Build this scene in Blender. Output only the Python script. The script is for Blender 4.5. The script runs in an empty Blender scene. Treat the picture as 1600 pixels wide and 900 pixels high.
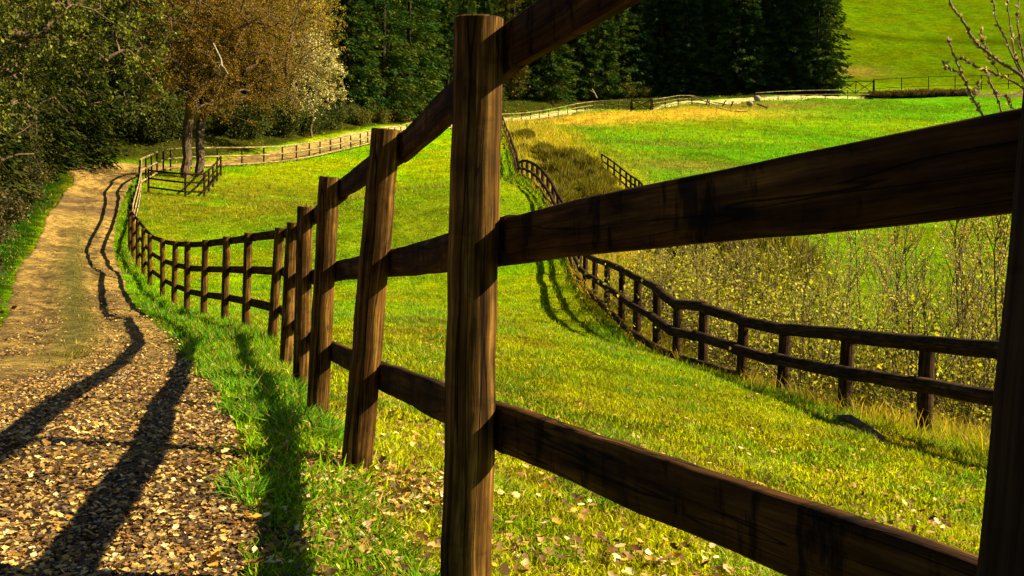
import bpy, math, random
import numpy as np
from mathutils import Vector
random.seed(7); RNG = np.random.default_rng(7)
SC = bpy.context.scene; COL = SC.collection

# ------------------------------------------------------------------ camera, sky, sun, exposure
F = 1600.0; PITCH = math.radians(5.5); ROLL = math.radians(1.5)
CAM = np.array([0.0, 0.0, 3.0])
fw = np.array([0, math.cos(PITCH), -math.sin(PITCH)]); r0 = np.array([1.0, 0, 0]); u0 = np.cross(r0, fw)
rt = math.cos(ROLL)*r0 + math.sin(ROLL)*u0; up = -math.sin(ROLL)*r0 + math.cos(ROLL)*u0
cd = bpy.data.cameras.new('camera'); cam = bpy.data.objects.new('camera', cd); COL.objects.link(cam)
cd.sensor_width = 36; cd.lens = 36; cd.clip_start = 0.05; cd.clip_end = 3000
from mathutils import Matrix
M4 = Matrix(((rt[0], up[0], -fw[0], CAM[0]), (rt[1], up[1], -fw[1], CAM[1]), (rt[2], up[2], -fw[2], CAM[2]), (0, 0, 0, 1)))
cam.matrix_world = M4
SC.camera = cam
SUN_EL = math.radians(38); SUN_AZ = math.radians(86)       # azimuth clockwise from +Y
w = bpy.data.worlds.new('World'); SC.world = w; w.use_nodes = True
nt = w.node_tree; bg = nt.nodes['Background']
sky = nt.nodes.new('ShaderNodeTexSky'); sky.sky_type = 'NISHITA'; sky.sun_disc = False
sky.sun_elevation = SUN_EL; sky.sun_rotation = SUN_AZ; sky.air_density = .6; sky.dust_density = .3
nt.links.new(sky.outputs[0], bg.inputs[0]); bg.inputs[1].default_value = 0.05
sd = bpy.data.lights.new('sun', 'SUN'); so = bpy.data.objects.new('sun', sd); COL.objects.link(so)
sd.energy = 5.0; sd.angle = math.radians(0.5); sd.color = (1.0, 0.88, 0.60)
sdir = Vector((math.sin(SUN_AZ)*math.cos(SUN_EL), math.cos(SUN_AZ)*math.cos(SUN_EL), math.sin(SUN_EL)))
so.rotation_euler = sdir.to_track_quat('Z', 'Y').to_euler(); so.location = (20, 0, 40)
SC.view_settings.view_transform = 'Standard'; SC.view_settings.look = 'None'
SC.view_settings.exposure = 1.6; SC.view_settings.gamma = 1.0; SC.view_settings.use_curve_mapping = False
SC.cycles.max_bounces = 5; SC.cycles.diffuse_bounces = 2; SC.cycles.transmission_bounces = 3; SC.cycles.transparent_max_bounces = 8

def P(px, py, d):
    return CAM + d*(fw + (px-800)/F*rt - (py-450)/F*up)
def on_y(px, py, y):
    v = fw + (px-800)/F*rt - (py-450)/F*up
    return CAM + v*((y-CAM[1])/v[1])

# ------------------------------------------------------------------ noise (numpy)
def _h(ix, iy, s):
    n = (ix.astype(np.int64)*374761393 + iy.astype(np.int64)*668265263 + s*974711) & 0x7fffffff
    n = ((n ^ (n >> 13))*1274126177) & 0x7fffffff
    return ((n ^ (n >> 16)) & 0xffff)/65535.0
def vnoise(x, y, s=0):
    ix = np.floor(x); iy = np.floor(y); fx = x-ix; fy = y-iy
    fx = fx*fx*(3-2*fx); fy = fy*fy*(3-2*fy)
    a = _h(ix, iy, s); b = _h(ix+1, iy, s); c = _h(ix, iy+1, s); d = _h(ix+1, iy+1, s)
    return (a*(1-fx)+b*fx)*(1-fy)+(c*(1-fx)+d*fx)*fy
def fbm(x, y, sc, s=0, o=4):
    t = 0; a = .5; n = 0
    for k in range(o):
        t = t+a*vnoise(x*sc+17.3*k, y*sc+9.1*k, s+k); n += a; a *= .5; sc *= 2.03
    return t/n
def sstep(a, b, x):
    t = np.clip((x-a)/(b-a), 0, 1); return t*t*(3-2*t)

# ------------------------------------------------------------------ terrain height from surveyed points
NEAR_POSTS = [  # top px, top py, foot px, foot py, depth
 (1682, -900, 1672, 1420, .95), (748, 30, 726, 975, 2.42), (603, 203, 557, 735, 4.05), (515, 277, 495, 655, 5.7), (477, 323, 470, 608, 7.5),
 (457, 348, 446, 570, 9.7), (437, 356, 425, 533, 12.2), (388, 364, 384, 515, 14.3), (354, 370, 351, 503, 16.2),
 (321, 375, 318, 495, 18.0), (293, 377, 292, 487, 19.8), (274, 377, 272, 476, 21.8), (254, 374, 254, 465, 23.8),
 (234, 367, 234, 447, 26.2), (224, 357, 224, 432, 28.2), (215, 345, 215, 418, 30.2), (208, 337, 208, 405, 32.2),
 (203, 330, 203, 395, 34.2), (204, 319, 204, 380, 36.3), (207, 309, 207, 366, 38.4), (210, 299, 210, 352, 40.5), (213, 289, 213, 339, 42.6),
 (215, 280, 215, 327, 44.8), (217, 271, 217, 316, 47.0), (218, 260, 218, 303, 49.4), (219, 249, 219, 291, 52)]
LOG_POSTS = [(1600, 556, 1594, 725, 9.4), (1449, 541, 1443, 686, 11), (1325, 527, 1318, 653, 12.8), (1227, 519, 1222, 625, 14.6), (1162, 503, 1159, 604, 16.1),
 (1100, 481, 1098, 588, 17.4), (1059, 478, 1057, 574, 18.6), (1027, 452, 1026, 558, 19.8), (997, 435, 995, 537, 21), (972, 421, 971, 514, 22.4),
 (949, 412, 948, 490, 24), (930, 407, 929, 471, 25.8), (915, 400, 914, 452, 27.6), (906, 384, 905, 432, 29.6), (897, 362, 896, 407, 31.8), (889, 341, 888, 382, 34),
 (881, 321, 880, 360, 36), (872, 303, 872, 341, 38), (864, 289, 864, 326, 40), (856, 277, 856, 314, 42), (848, 267, 848, 303, 44),
 (840, 260, 840, 294, 46), (832, 255, 832, 288, 48.5), (824, 252, 824, 283, 51), (816, 252, 816, 279, 54), (811, 255, 811, 280, 57), (809, 248, 809, 272, 60),
 (807, 240, 807, 263, 64), (804, 232, 804, 254, 68), (801, 224, 801, 245, 72), (798, 215, 798, 235, 78), (795, 207, 795, 226, 84), (791, 199, 791, 216, 92), (788, 190, 788, 206, 102), (785, 182, 785, 196, 114)]
LANE = [(219, 249, 291, 52), (232, 243, 283, 54.5), (250, 235, 272, 58), (270, 231, 266, 61), (340, 230, 262, 63), (400, 229.5, 259, 65), (440, 228, 255, 67), (480, 223, 249, 70),
 (520, 216, 240, 74), (563, 207, 230, 78.5), (600, 199, 221, 84), (640, 191, 212, 91), (700, 184, 202, 101), (785, 178, 192, 118), (850, 172, 186, 124),
 (900, 162, 177, 128), (930, 158, 172, 131), (967, 157, 171, 131), (985, 159, 173, 130)]
CP = [tuple(P(p[2], p[3], p[4])) for p in NEAR_POSTS[1:]] + [tuple(P(p[2], p[3], p[4])) for p in LOG_POSTS] + [tuple(P(a, c, d)) for a, b, c, d in LANE]
CP += [(.5, .93, 2.13), (1.2, -.65, 2.2), (-1, -3, 2.25), (3, -3, 2.1), (8, -4, 1.2), (-6, -3, 2.2), (-14, -3, 3.2), (14, 2, -.4), (20, -4, -.6), (-3.5, 2.5, 2.05), (-12, 6, 3.0), (-6, 6, 1.75), (7, 8, .2), (10, 11, -1.2), (9, 14, -1.6), (7.5, 18, -1.9), (14, 16, -2.0), (25, 8, -1.0)]
for p in [(850, 560, 12), (1000, 600, 11.5), (1100, 700, 8), (1300, 800, 5.5), (1500, 850, 4.4), (1000, 850, 3.8), (600, 400, 32), (600, 300, 58), (700, 232, 90), (450, 400, 33), (450, 320, 50), (300, 340, 43), (700, 500, 16),
          (900, 300, 50), (940, 310, 48), (985, 302, 56), (1000, 318, 50), (1100, 285, 62), (1100, 200, 110), (950, 205, 105), (1200, 172, 130), (1300, 245, 80), (1500, 182, 125), (1250, 385, 45), (1500, 400, 40), (1500, 620, 21), (1300, 510, 27), (1100, 430, 36), (980, 390, 42), (1600, 300, 60),
          (1060, 165, 132), (1120, 166, 134), (1200, 158, 138), (1300, 153, 142), (1500, 150, 146), (1600, 150, 150), (1310, 148, 152), (1600, 138, 158), (1320, 100, 185), (1320, 0, 270), (1600, 0, 270), (1600, 80, 200), (1450, 62, 215),
          (140, 272, 58), (190, 264, 63), (110, 240, 62), (100, 262, 52), (60, 330, 38), (20, 420, 25), (0, 500, 16.5), (-150, 420, 22), (-150, 300, 45), (60, 270, 50), (240, 560, 10.6), (170, 500, 16), (120, 420, 26), (140, 340, 40), (150, 300, 50),
          (1000, 152, 146), (1200, 145, 148), (300, 205, 95), (500, 150, 120), (700, 60, 175), (1000, 60, 195), (1200, 40, 210)]:
    CP.append(tuple(P(*p)))
_L = np.array([P(a, c, d) for a, b, c, d in LANE])
for _k in range(4, len(_L)):
    _t = _L[min(_k+1, len(_L)-1)]-_L[_k-1]; _nn = np.array([-_t[1], _t[0]])/np.hypot(_t[0], _t[1])
    for _o, _z in ((4.6, .30), (7.5, 1.2)): CP.append((_L[_k][0]+_nn[0]*_o, _L[_k][1]+_nn[1]*_o, _L[_k][2]+_z))
CP += [(-60, 60, 14), (-60, 120, 26), (-60, 10, 14), (-100, 200, 45), (-40, 200, 38), (60, 320, 75), (-60, 320, 72), (180, 320, 70), (160, 140, 18), (90, 60, 4), (90, 20, 2), (60, 0, 0), (0, -40, 3), (60, -40, 1), (-60, -40, 10)]
CP = np.array(CP); SCL = 50.0
def _U(r2): return np.where(r2 < 1e-12, 0, r2*np.log(np.maximum(r2, 1e-12)))
_X = CP[:, :2]/SCL; _n = len(_X)
_K = _U(((_X[:, None]-_X[None])**2).sum(-1)) + np.eye(_n)*2e-5
_Pm = np.c_[np.ones(_n), _X]
_A = np.block([[_K, _Pm], [_Pm.T, np.zeros((3, 3))]])
_W = np.linalg.solve(_A, np.r_[CP[:, 2], 0, 0, 0])
def H0(x, y):
    x = np.asarray(x, float); y = np.asarray(y, float); sh = x.shape
    xf = x.ravel(); yf = y.ravel()
    cx = np.clip(xf, -120, 190); cy = np.clip(yf, -45, 330)
    out = np.empty(len(xf))
    for i in range(0, len(xf), 60000):
        q = np.c_[cx[i:i+60000], cy[i:i+60000]]/SCL
        d2 = ((q[:, None]-_X[None])**2).sum(-1)
        out[i:i+60000] = _U(d2)@_W[:_n] + _W[_n] + q@_W[_n+1:]
    out += .12*np.hypot(xf-cx, yf-cy)
    return out.reshape(sh)
def H(x, y):
    x = np.asarray(x, float); y = np.asarray(y, float)
    r = np.hypot(x, y)
    return H0(x, y) + (fbm(x, y, 1.3, 3, 3)-.5)*np.clip(.05+r*.0012, 0, .25)
def Hs(x, y): return float(H(np.array([x]), np.array([y]))[0])
def G(px, py, d0=1.2, d1=330):
    d = np.geomspace(d0, d1, 900)
    v = fw + (px-800)/F*rt - (py-450)/F*up
    pts = CAM+d[:, None]*v
    below = pts[:, 2] < H0(pts[:, 0], pts[:, 1])
    k = int(np.argmax(below)) if below.any() else len(d)-1
    p = pts[k]; return np.array([p[0], p[1], Hs(p[0], p[1])])

# ------------------------------------------------------------------ mesh helpers
def mesh_np(name, V, faces, mat=None, parent=None, col=None, uv=None, smooth=False, origin=None):
    """faces: list of (N,k) int arrays"""
    V = np.asarray(V, np.float32)
    if origin is None: origin = (0, 0, 0)
    V = V-np.asarray(origin, np.float32)
    me = bpy.data.meshes.new(name)
    me.vertices.add(len(V)); me.vertices.foreach_set('co', V.ravel())
    idx = np.concatenate([f.ravel() for f in faces]).astype(np.int32)
    tot = np.concatenate([np.full(len(f), f.shape[1], np.int32) for f in faces])
    st = np.concatenate([[0], np.cumsum(tot)[:-1]]).astype(np.int32)
    me.loops.add(len(idx)); me.loops.foreach_set('vertex_index', idx)
    me.polygons.add(len(tot)); me.polygons.foreach_set('loop_start', st); me.polygons.foreach_set('loop_total', tot)
    me.update(calc_edges=True)
    if smooth: me.polygons.foreach_set('use_smooth', np.ones(len(tot), bool))
    if col is not None:
        a = me.attributes.new('col', 'FLOAT_COLOR', 'POINT')
        c = np.ones((len(V), 4), np.float32); c[:, :3] = col; a.data.foreach_set('color', c.ravel())
    if uv is not None:
        l = me.uv_layers.new(name='UVMap'); l.data.foreach_set('uv', np.asarray(uv, np.float32)[idx].ravel())
    if mat: me.materials.append(mat)
    o = bpy.data.objects.new(name, me); COL.objects.link(o)
    if parent is not None:
        o.parent = parent; o.location = Vector(origin)-parent.location
    else: o.location = origin
    return o
def tag(o, label=None, cat=None, group=None, kind=None):
    if label: o['label'] = label
    if cat: o['category'] = cat
    if group: o['group'] = group
    if kind: o['kind'] = kind
    return o
def empty(name, loc, label, cat, group=None):
    o = bpy.data.objects.new(name, None); COL.objects.link(o); o.location = loc; o.empty_display_size = .2
    return tag(o, label, cat, group)
def dup(root, loc, rz=0, scale=1, label=None, group=None, tilt=(0, 0)):
    r = root.copy(); COL.objects.link(r); r.location = loc; r.rotation_euler = (tilt[0], tilt[1], rz); r.scale = (scale,)*3 if not hasattr(scale, '__len__') else scale
    if label: r['label'] = label
    if group: r['group'] = group
    for ch in list(root.children):
        c = ch.copy(); COL.objects.link(c); c.parent = r
    return r

class MB:
    def __init__(s): s.V = []; s.F4 = []; s.F3 = []; s.UV = []; s.n = 0
    def add(s, V, F4=None, F3=None, UV=None):
        V = np.asarray(V, float)
        s.V.append(V); s.UV.append(np.zeros((len(V), 2)) if UV is None else np.asarray(UV, float))
        if F4 is not None and len(F4): s.F4.append(np.asarray(F4)+s.n)
        if F3 is not None and len(F3): s.F3.append(np.asarray(F3)+s.n)
        s.n += len(V)
    def build(s, name, mat, parent=None, origin=None, smooth=True):
        fs = []
        if s.F4: fs.append(np.concatenate(s.F4))
        if s.F3: fs.append(np.concatenate(s.F3))
        return mesh_np(name, np.concatenate(s.V), fs, mat, parent, uv=np.concatenate(s.UV), smooth=smooth, origin=origin)
def frame_of(d):
    d = d/np.linalg.norm(d); a = np.array([0, 0, 1.0]) if abs(d[2]) < .9 else np.array([1.0, 0, 0])
    x = np.cross(a, d); x /= np.linalg.norm(x); return x, np.cross(d, x), d
def tube(mb, pts, rad, n=8, wob=0, caps=True, seed=0):
    """tube along pts with radii; shared rings; flat end caps with their own ring"""
    pts = np.asarray(pts, float); m = len(pts); rad = np.broadcast_to(np.asarray(rad, float), (m,)).copy()
    T = np.gradient(pts, axis=0); x, y, _ = frame_of(T[0]); rg = np.random.default_rng(seed)
    ang = np.linspace(0, 2*math.pi, n+1); base = 1+(rg.random(n+1)-.5)*wob; base[-1] = base[0]
    V = []; UV = []; L = 0
    for i in range(m):
        t = T[i]/np.linalg.norm(T[i]); x = x-t*np.dot(x, t); x /= np.linalg.norm(x); y = np.cross(t, x)
        if i: L += np.linalg.norm(pts[i]-pts[i-1])
        rr = rad[i]*base*(1+(rg.random()-.5)*wob*.6)
        V.append(pts[i]+np.outer(np.cos(ang)*rr, x)+np.outer(np.sin(ang)*rr, y))
        UV.append(np.c_[np.full(n+1, L), ang*max(rad[0], 1e-3)])
    V = np.concatenate(V); UV = np.concatenate(UV); k = n+1
    a = (np.arange(m-1)[:, None]*k+np.arange(n)[None]).ravel()
    F4 = np.c_[a, a+1, a+1+k, a+k]
    mb.add(V, F4, None, UV)
    if caps:
        for i, sgn in ((0, -1), (m-1, 1)):
            ring = V[i*k:i*k+n]; c = pts[i]; tt = T[i]/np.linalg.norm(T[i])*sgn
            r_in = c+(ring-c)*.93+tt*rad[i]*.06
            VV = np.concatenate([ring, r_in, [c+tt*rad[i]*.06]])
            j = np.arange(n); j2 = (j+1) % n
            if sgn > 0: f4 = np.c_[j, j2, j2+n, j+n]; f3 = np.c_[j+n, j2+n, np.full(n, 2*n)]
            else: f4 = np.c_[j2, j, j+n, j2+n]; f3 = np.c_[j2+n, j+n, np.full(n, 2*n)]
            uv = np.r_[(ring-c)@np.c_[x, y], (r_in-c)@np.c_[x, y], [[0, 0]]]+50
            mb.add(VV, f4, f3, uv)
def board(mb, A, B, upv, hw, ht, nrm, seed=0, seg=14, wob=.003):
    """plank from A to B, half width hw along upv, half thickness ht along nrm, worn edges"""
    A = np.asarray(A, float); B = np.asarray(B, float); rg = np.random.default_rng(seed)
    d = B-A; L = np.linalg.norm(d); d /= L; u = upv-d*np.dot(upv, d); u /= np.linalg.norm(u); nn = np.cross(d, u)
    if np.dot(nn, nrm) < 0: nn = -nn
    b = ht*.35; prof = np.array([(-hw, -ht+b), (-hw+b, -ht), (hw-b, -ht), (hw, -ht+b), (hw, ht-b), (hw-b, ht), (-hw+b, ht), (-hw, ht-b)])
    pl = np.r_[0, np.cumsum(np.linalg.norm(np.diff(np.r_[prof, prof[:1]], axis=0), axis=1))]
    k = 9; V = []; UV = []; bow = (rg.random()-.5)*.006
    wtop = np.convolve(rg.normal(size=seg+5), np.ones(3)/3, 'valid')*wob; wbot = np.convolve(rg.normal(size=seg+5), np.ones(3)/3, 'valid')*wob
    for i in range(seg+1):
        t = i/seg; p = prof.copy(); p = np.r_[p, p[:1]]
        p[:, 0] += np.where(p[:, 0] > 0, wtop[i], wbot[i])
        V.append(A+d*L*t+np.outer(p[:, 0], u)+np.outer(p[:, 1]+bow*math.sin(math.pi*t), nn)); UV.append(np.c_[np.full(k, L*t), pl])
    V = np.concatenate(V); UV = np.concatenate(UV)
    a = (np.arange(seg)[:, None]*k+np.arange(8)[None]).ravel()
    mb.add(V, np.c_[a, a+k, a+1+k, a+1], None, UV)
    for i in (0, seg):
        ring = V[i*k:i*k+8]; c = ring.mean(0); j = np.arange(8); j2 = (j+1) % 8
        mb.add(np.r_[ring, [c]], None, np.c_[j, j2, np.full(8, 8)] if i == 0 else np.c_[j2, j, np.full(8, 8)], np.r_[prof, [[0, 0]]]+20)

# ------------------------------------------------------------------ materials
def mat(name, rough=.8, spec=.3):
    m = bpy.data.materials.new(name); m.use_nodes = True; N = m.node_tree.nodes; b = N['Principled BSDF']
    b.inputs['Roughness'].default_value = rough; b.inputs['Specular IOR Level'].default_value = spec
    return m, m.node_tree, b
def nd(t, kind, **kw):
    n = t.nodes.new(kind)
    for k, v in kw.items():
        if k in n.inputs: n.inputs[k].default_value = v
        else: setattr(n, k, v)
    return n
def ramp(t, src, stops):
    r = t.nodes.new('ShaderNodeValToRGB'); e = r.color_ramp.elements
    while len(e) > 1: e.remove(e[-1])
    for i, (p, c) in enumerate(stops):
        x = e[0] if i == 0 else e.new(p)
        x.position = p; x.color = (*c, 1) if hasattr(c, '__len__') else (c, c, c, 1)
    t.links.new(src, r.inputs[0]); return r.outputs[0]
def mixc(t, fac, a, b, mode='MIX'):
    m = t.nodes.new('ShaderNodeMix'); m.data_type = 'RGBA'; m.blend_type = mode
    for i, v in ((0, fac), (6, a), (7, b)):
        if hasattr(v, 'is_linked') or hasattr(v, 'links'): t.links.new(v, m.inputs[i])
        elif i == 0: m.inputs[0].default_value = v
        else: m.inputs[i].default_value = (*v, 1)
    return m.outputs[2]
def wood(name, dark, mid, light, gs=1.0, rough=.75, bump=.5, gv=80, stain=.75, cw=1):
    m, t, b = mat(name, .92, .08)
    uv = nd(t, 'ShaderNodeUVMap'); oi = nd(t, 'ShaderNodeObjectInfo'); sep = nd(t, 'ShaderNodeSeparateXYZ'); t.links.new(uv.outputs[0], sep.inputs[0])
    cm = nd(t, 'ShaderNodeCombineXYZ'); t.links.new(sep.outputs[0], cm.inputs[0]); t.links.new(sep.outputs[1], cm.inputs[1])
    k = nd(t, 'ShaderNodeMath', operation='MULTIPLY'); k.inputs[1].default_value = 37; t.links.new(oi.outputs['Random'], k.inputs[0]); t.links.new(k.outputs[0], cm.inputs[2])
    def mp(s):
        q = nd(t, 'ShaderNodeMapping'); q.inputs['Scale'].default_value = s; t.links.new(cm.outputs[0], q.inputs[0]); return q.outputs[0]
    warp = nd(t, 'ShaderNodeTexNoise', Scale=1, Detail=2); t.links.new(mp((3*gs, 12*gs, 1)), warp.inputs[0])
    addv = nd(t, 'ShaderNodeVectorMath', operation='MULTIPLY_ADD'); t.links.new(warp.outputs[1], addv.inputs[0]); addv.inputs[1].default_value = (0, 1.1, 0); t.links.new(mp((2.2*gs, gv*gs, 1)), addv.inputs[2])
    g1 = nd(t, 'ShaderNodeTexNoise', Scale=1, Detail=7, Roughness=.65); t.links.new(addv.outputs[0], g1.inputs[0])
    g2 = nd(t, 'ShaderNodeTexNoise', Scale=1, Detail=3); t.links.new(mp((9*gs, 260*gs, 1)), g2.inputs[0])
    bl = nd(t, 'ShaderNodeTexNoise', Scale=1, Detail=5, Roughness=.6); t.links.new(mp((5*gs, 9*gs, 1)), bl.inputs[0])
    st = nd(t, 'ShaderNodeTexNoise', Scale=1, Detail=4, Roughness=.7); t.links.new(mp((22*gs, 5*gs, 1)), st.inputs[0])
    ck = nd(t, 'ShaderNodeTexNoise', Scale=1, Detail=2, Roughness=.4); t.links.new(mp((1.1*gs, 26*gs, 1)), ck.inputs[0])
    c = ramp(t, g1.outputs[0], [(.3, dark), (.5, mid), (.72, light)])
    c = mixc(t, .6, c, ramp(t, g2.outputs[0], [(.3, .45), (.7, 1.15)]), 'MULTIPLY')
    c = mixc(t, .85, c, ramp(t, bl.outputs[0], [(.34, .2), (.5, .85), (.66, 1.5)]), 'MULTIPLY')
    c = mixc(t, stain, c, ramp(t, st.outputs[0], [(.36, .15), (.45, 1.0)]), 'MULTIPLY')
    crk = ramp(t, ck.outputs[0], [(.5-.012*cw, 1.0), (.5-.003*cw, .08), (.5+.003*cw, .08), (.5+.012*cw, 1.0)])
    c = mixc(t, .9, c, crk, 'MULTIPLY')
    vo = nd(t, 'ShaderNodeTexVoronoi', Scale=1); vo.inputs['Randomness'].default_value = 1; t.links.new(mp((3.2*gs, 9*gs, 1)), vo.inputs[0])
    c = mixc(t, .9, c, ramp(t, vo.outputs[0], [(.0, .15), (.07, .35), (.12, 1.0)]), 'MULTIPLY')
    t.links.new(c, b.inputs[0])
    bp = nd(t, 'ShaderNodeBump', Strength=bump, Distance=.004); h = mixc(t, .5, g1.outputs[0], crk, 'MULTIPLY'); t.links.new(h, bp.inputs['Height']); t.links.new(bp.outputs[0], b.inputs['Normal'])
    return m
M = {}
M['post'] = wood('weathered_post_wood', (.016, .006, .001), (.10, .044, .006), (.34, .18, .035), bump=1.0, gv=55, stain=.3, cw=2)
M['rail'] = wood('weathered_rail_wood', (.012, .004, .001), (.062, .024, .003), (.16, .072, .010), gs=.9, bump=1.0, gv=42, stain=.9)
M['log'] = wood('dark_log_wood', (.010, .004, .001), (.04, .018, .005), (.14, .075, .028), gs=.8, bump=.8)
M['pale_rail'] = wood('bleached_rail_wood', (.16, .10, .03), (.36, .26, .09), (.55, .45, .22), gs=.5)
M['dark_post'] = wood('dark_and_shaded_wood', (.008, .004, .001), (.022, .011, .004), (.05, .028, .012), gs=.5)
def leafmat(name, trans=.35, tint=(1.25, 1.2, .5), rough=.55, spec=.25):
    m, t, b = mat(name, rough, spec)
    at = nd(t, 'ShaderNodeAttribute', attribute_name='col'); t.links.new(at.outputs[0], b.inputs[0])
    tr = nd(t, 'ShaderNodeBsdfTranslucent'); t.links.new(mixc(t, 1.0, at.outputs[0], tint, 'MULTIPLY'), tr.inputs[0])
    mx = nd(t, 'ShaderNodeMixShader'); mx.inputs[0].default_value = trans
    t.links.new(b.outputs[0], mx.inputs[1]); t.links.new(tr.outputs[0], mx.inputs[2]); t.links.new(mx.outputs[0], t.nodes['Material Output'].inputs[0])
    return m
M['grass'] = leafmat('grass_blade', .4, (1.35, 1.3, .2), .8, .04)
M['leaf'] = leafmat('tree_leaf', .35, (1.25, 1.2, .3), .7, .1)
M['needle'] = leafmat('spruce_needles', .12, (1, 1.1, .3), .9, .0)
M['litter'] = leafmat('dry_leaf', .2, (1.2, .9, .5), .6, .25)
def bark(name, dark, light):
    m, t, b = mat(name, .9, .15)
    tc = nd(t, 'ShaderNodeTexCoord'); q = nd(t, 'ShaderNodeMapping'); q.inputs['Scale'].default_value = (6, 6, 1.6); t.links.new(tc.outputs['Object'], q.inputs[0])
    n = nd(t, 'ShaderNodeTexNoise', Scale=2.0, Detail=6, Roughness=.7); t.links.new(q.outputs[0], n.inputs[0])
    t.links.new(ramp(t, n.outputs[0], [(.35, dark), (.65, light)]), b.inputs[0])
    bp = nd(t, 'ShaderNodeBump', Strength=.8, Distance=.03); t.links.new(n.outputs[0], bp.inputs['Height']); t.links.new(bp.outputs[0], b.inputs['Normal'])
    return m
M['bark'] = bark('tree_bark', (.025, .016, .008), (.16, .10, .05))
M['bark_dark'] = bark('dark_bark', (.010, .007, .004), (.05, .032, .018))
M['bark_pale'] = bark('pale_bark', (.12, .09, .05), (.42, .34, .22))
M['twig'] = bark('twig_bark', (.07, .045, .02), (.25, .17, .08))
M['stone'] = bark('pale_stone', (.14, .11, .07), (.36, .30, .21))

# ------------------------------------------------------------------ track stations and masks
def W2(px, py): p = G(px, py); return (p[0], p[1])
TR = [((-.75, -4), (-4.2, -4)), ((-.70, 0), (-4.1, 0)), (W2(335, 900), (-4.2, 2.7)), (W2(350, 760), (-4.5, 4.2)), (W2(332, 650), (-5.0, 6.2)), (W2(300, 575), (-5.6, 9)), (W2(245, 505), W2(-20, 520)),
      (W2(198, 440), W2(15, 445)), (W2(180, 390), W2(48, 390)), (W2(184, 345), W2(70, 340)), (W2(193, 312), W2(95, 305)), (W2(203, 290), W2(112, 283))]
# beyond the bend the lane runs just outside the far fence
LNW = np.array([P(a, c, d)[:2] for a, b, c, d in LANE])
def offset(poly, k, dist):
    a = poly[max(k-1, 0)]; b = poly[min(k+1, len(poly)-1)]; t = (b-a)/np.linalg.norm(b-a); nrm = np.array([-t[1], t[0]])
    return poly[k]+nrm*dist
for k in range(2, len(LNW)): TR.append((tuple(offset(LNW, k, 1.0)), tuple(offset(LNW, k, 4.4 if k > 3 else 6.0))))
for (a, b) in [((1060, 160), (1060, 154)), ((1120, 158), (1120, 152)), ((1200, 152), (1200, 147)), ((1300, 146), (1300, 142)), ((1400, 144.5), (1400, 141)), ((1500, 144), (1500, 140)), ((1650, 144), (1650, 139))]:
    TR.append((tuple(P(a[0], a[1], 136+(a[0]-1060)*.025)[:2]), tuple(P(b[0], b[1], 139.5+(a[0]-1060)*.025)[:2])))
TR = np.array(TR)   # (n, 2, 2)
def catmull(Q, per):
    out = []
    n = len(Q)
    for i in range(n-1):
        p0, p1, p2, p3 = Q[max(i-1, 0)], Q[i], Q[i+1], Q[min(i+2, n-1)]
        for t in np.linspace(0, 1, per, endpoint=False):
            out.append(.5*((2*p1)+(-p0+p2)*t+(2*p0-5*p1+4*p2-p3)*t*t+(-p0+3*p1-3*p2+p3)*t**3))
    out.append(Q[-1]); return np.array(out)
TRF = catmull(TR, 14)                     # right / left edges
TC = TRF.mean(1); TW = np.linalg.norm(TRF[:, 0]-TRF[:, 1], axis=1)/2
def seg_dist(x, y, poly):
    x = np.asarray(x).ravel(); y = np.asarray(y).ravel(); best = np.full(len(x), 1e9); sgn = np.zeros(len(x))
    for a, b in zip(poly[:-1], poly[1:]):
        ab = b-a; t = np.clip(((x-a[0])*ab[0]+(y-a[1])*ab[1])/(ab@ab), 0, 1)
        dx = x-a[0]-t*ab[0]; dy = y-a[1]-t*ab[1]; d = np.hypot(dx, dy); m = d < best
        best[m] = d[m]; sgn[m] = np.sign(ab[0]*dy-ab[1]*dx)[m]
    return best, sgn
_E = catmull(TR, 5); _ER = _E[:, 0]; _EL = _E[:, 1]
def track_uv(x, y):
    """tu: -1 left edge .. +1 right edge (beyond outside); td: metres outside the track, negative inside"""
    dr, sr = seg_dist(x, y, _ER); dl, sl = seg_dist(x, y, _EL)
    a_ = np.where(sr > 0, dr, -dr); b_ = np.where(sl < 0, dl, -dl)      # metres inside each edge
    td = -np.minimum(a_, b_); w_ = 1.8
    tu = np.where((a_ > 0) & (b_ > 0), (b_-a_)/np.maximum(a_+b_, .1), np.where(a_ <= b_, 1-a_/w_, -1+b_/w_))
    return tu, td
NF = np.array([P(p[2], p[3], p[4])[:2] for p in NEAR_POSTS[1:]]); NF = np.r_[[[1.9, -3], [.5, .93]], NF]
LF = np.array([P(p[2], p[3], p[4])[:2] for p in LOG_POSTS]); LF = np.r_[[[5.6, 4]], LF]

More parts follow.
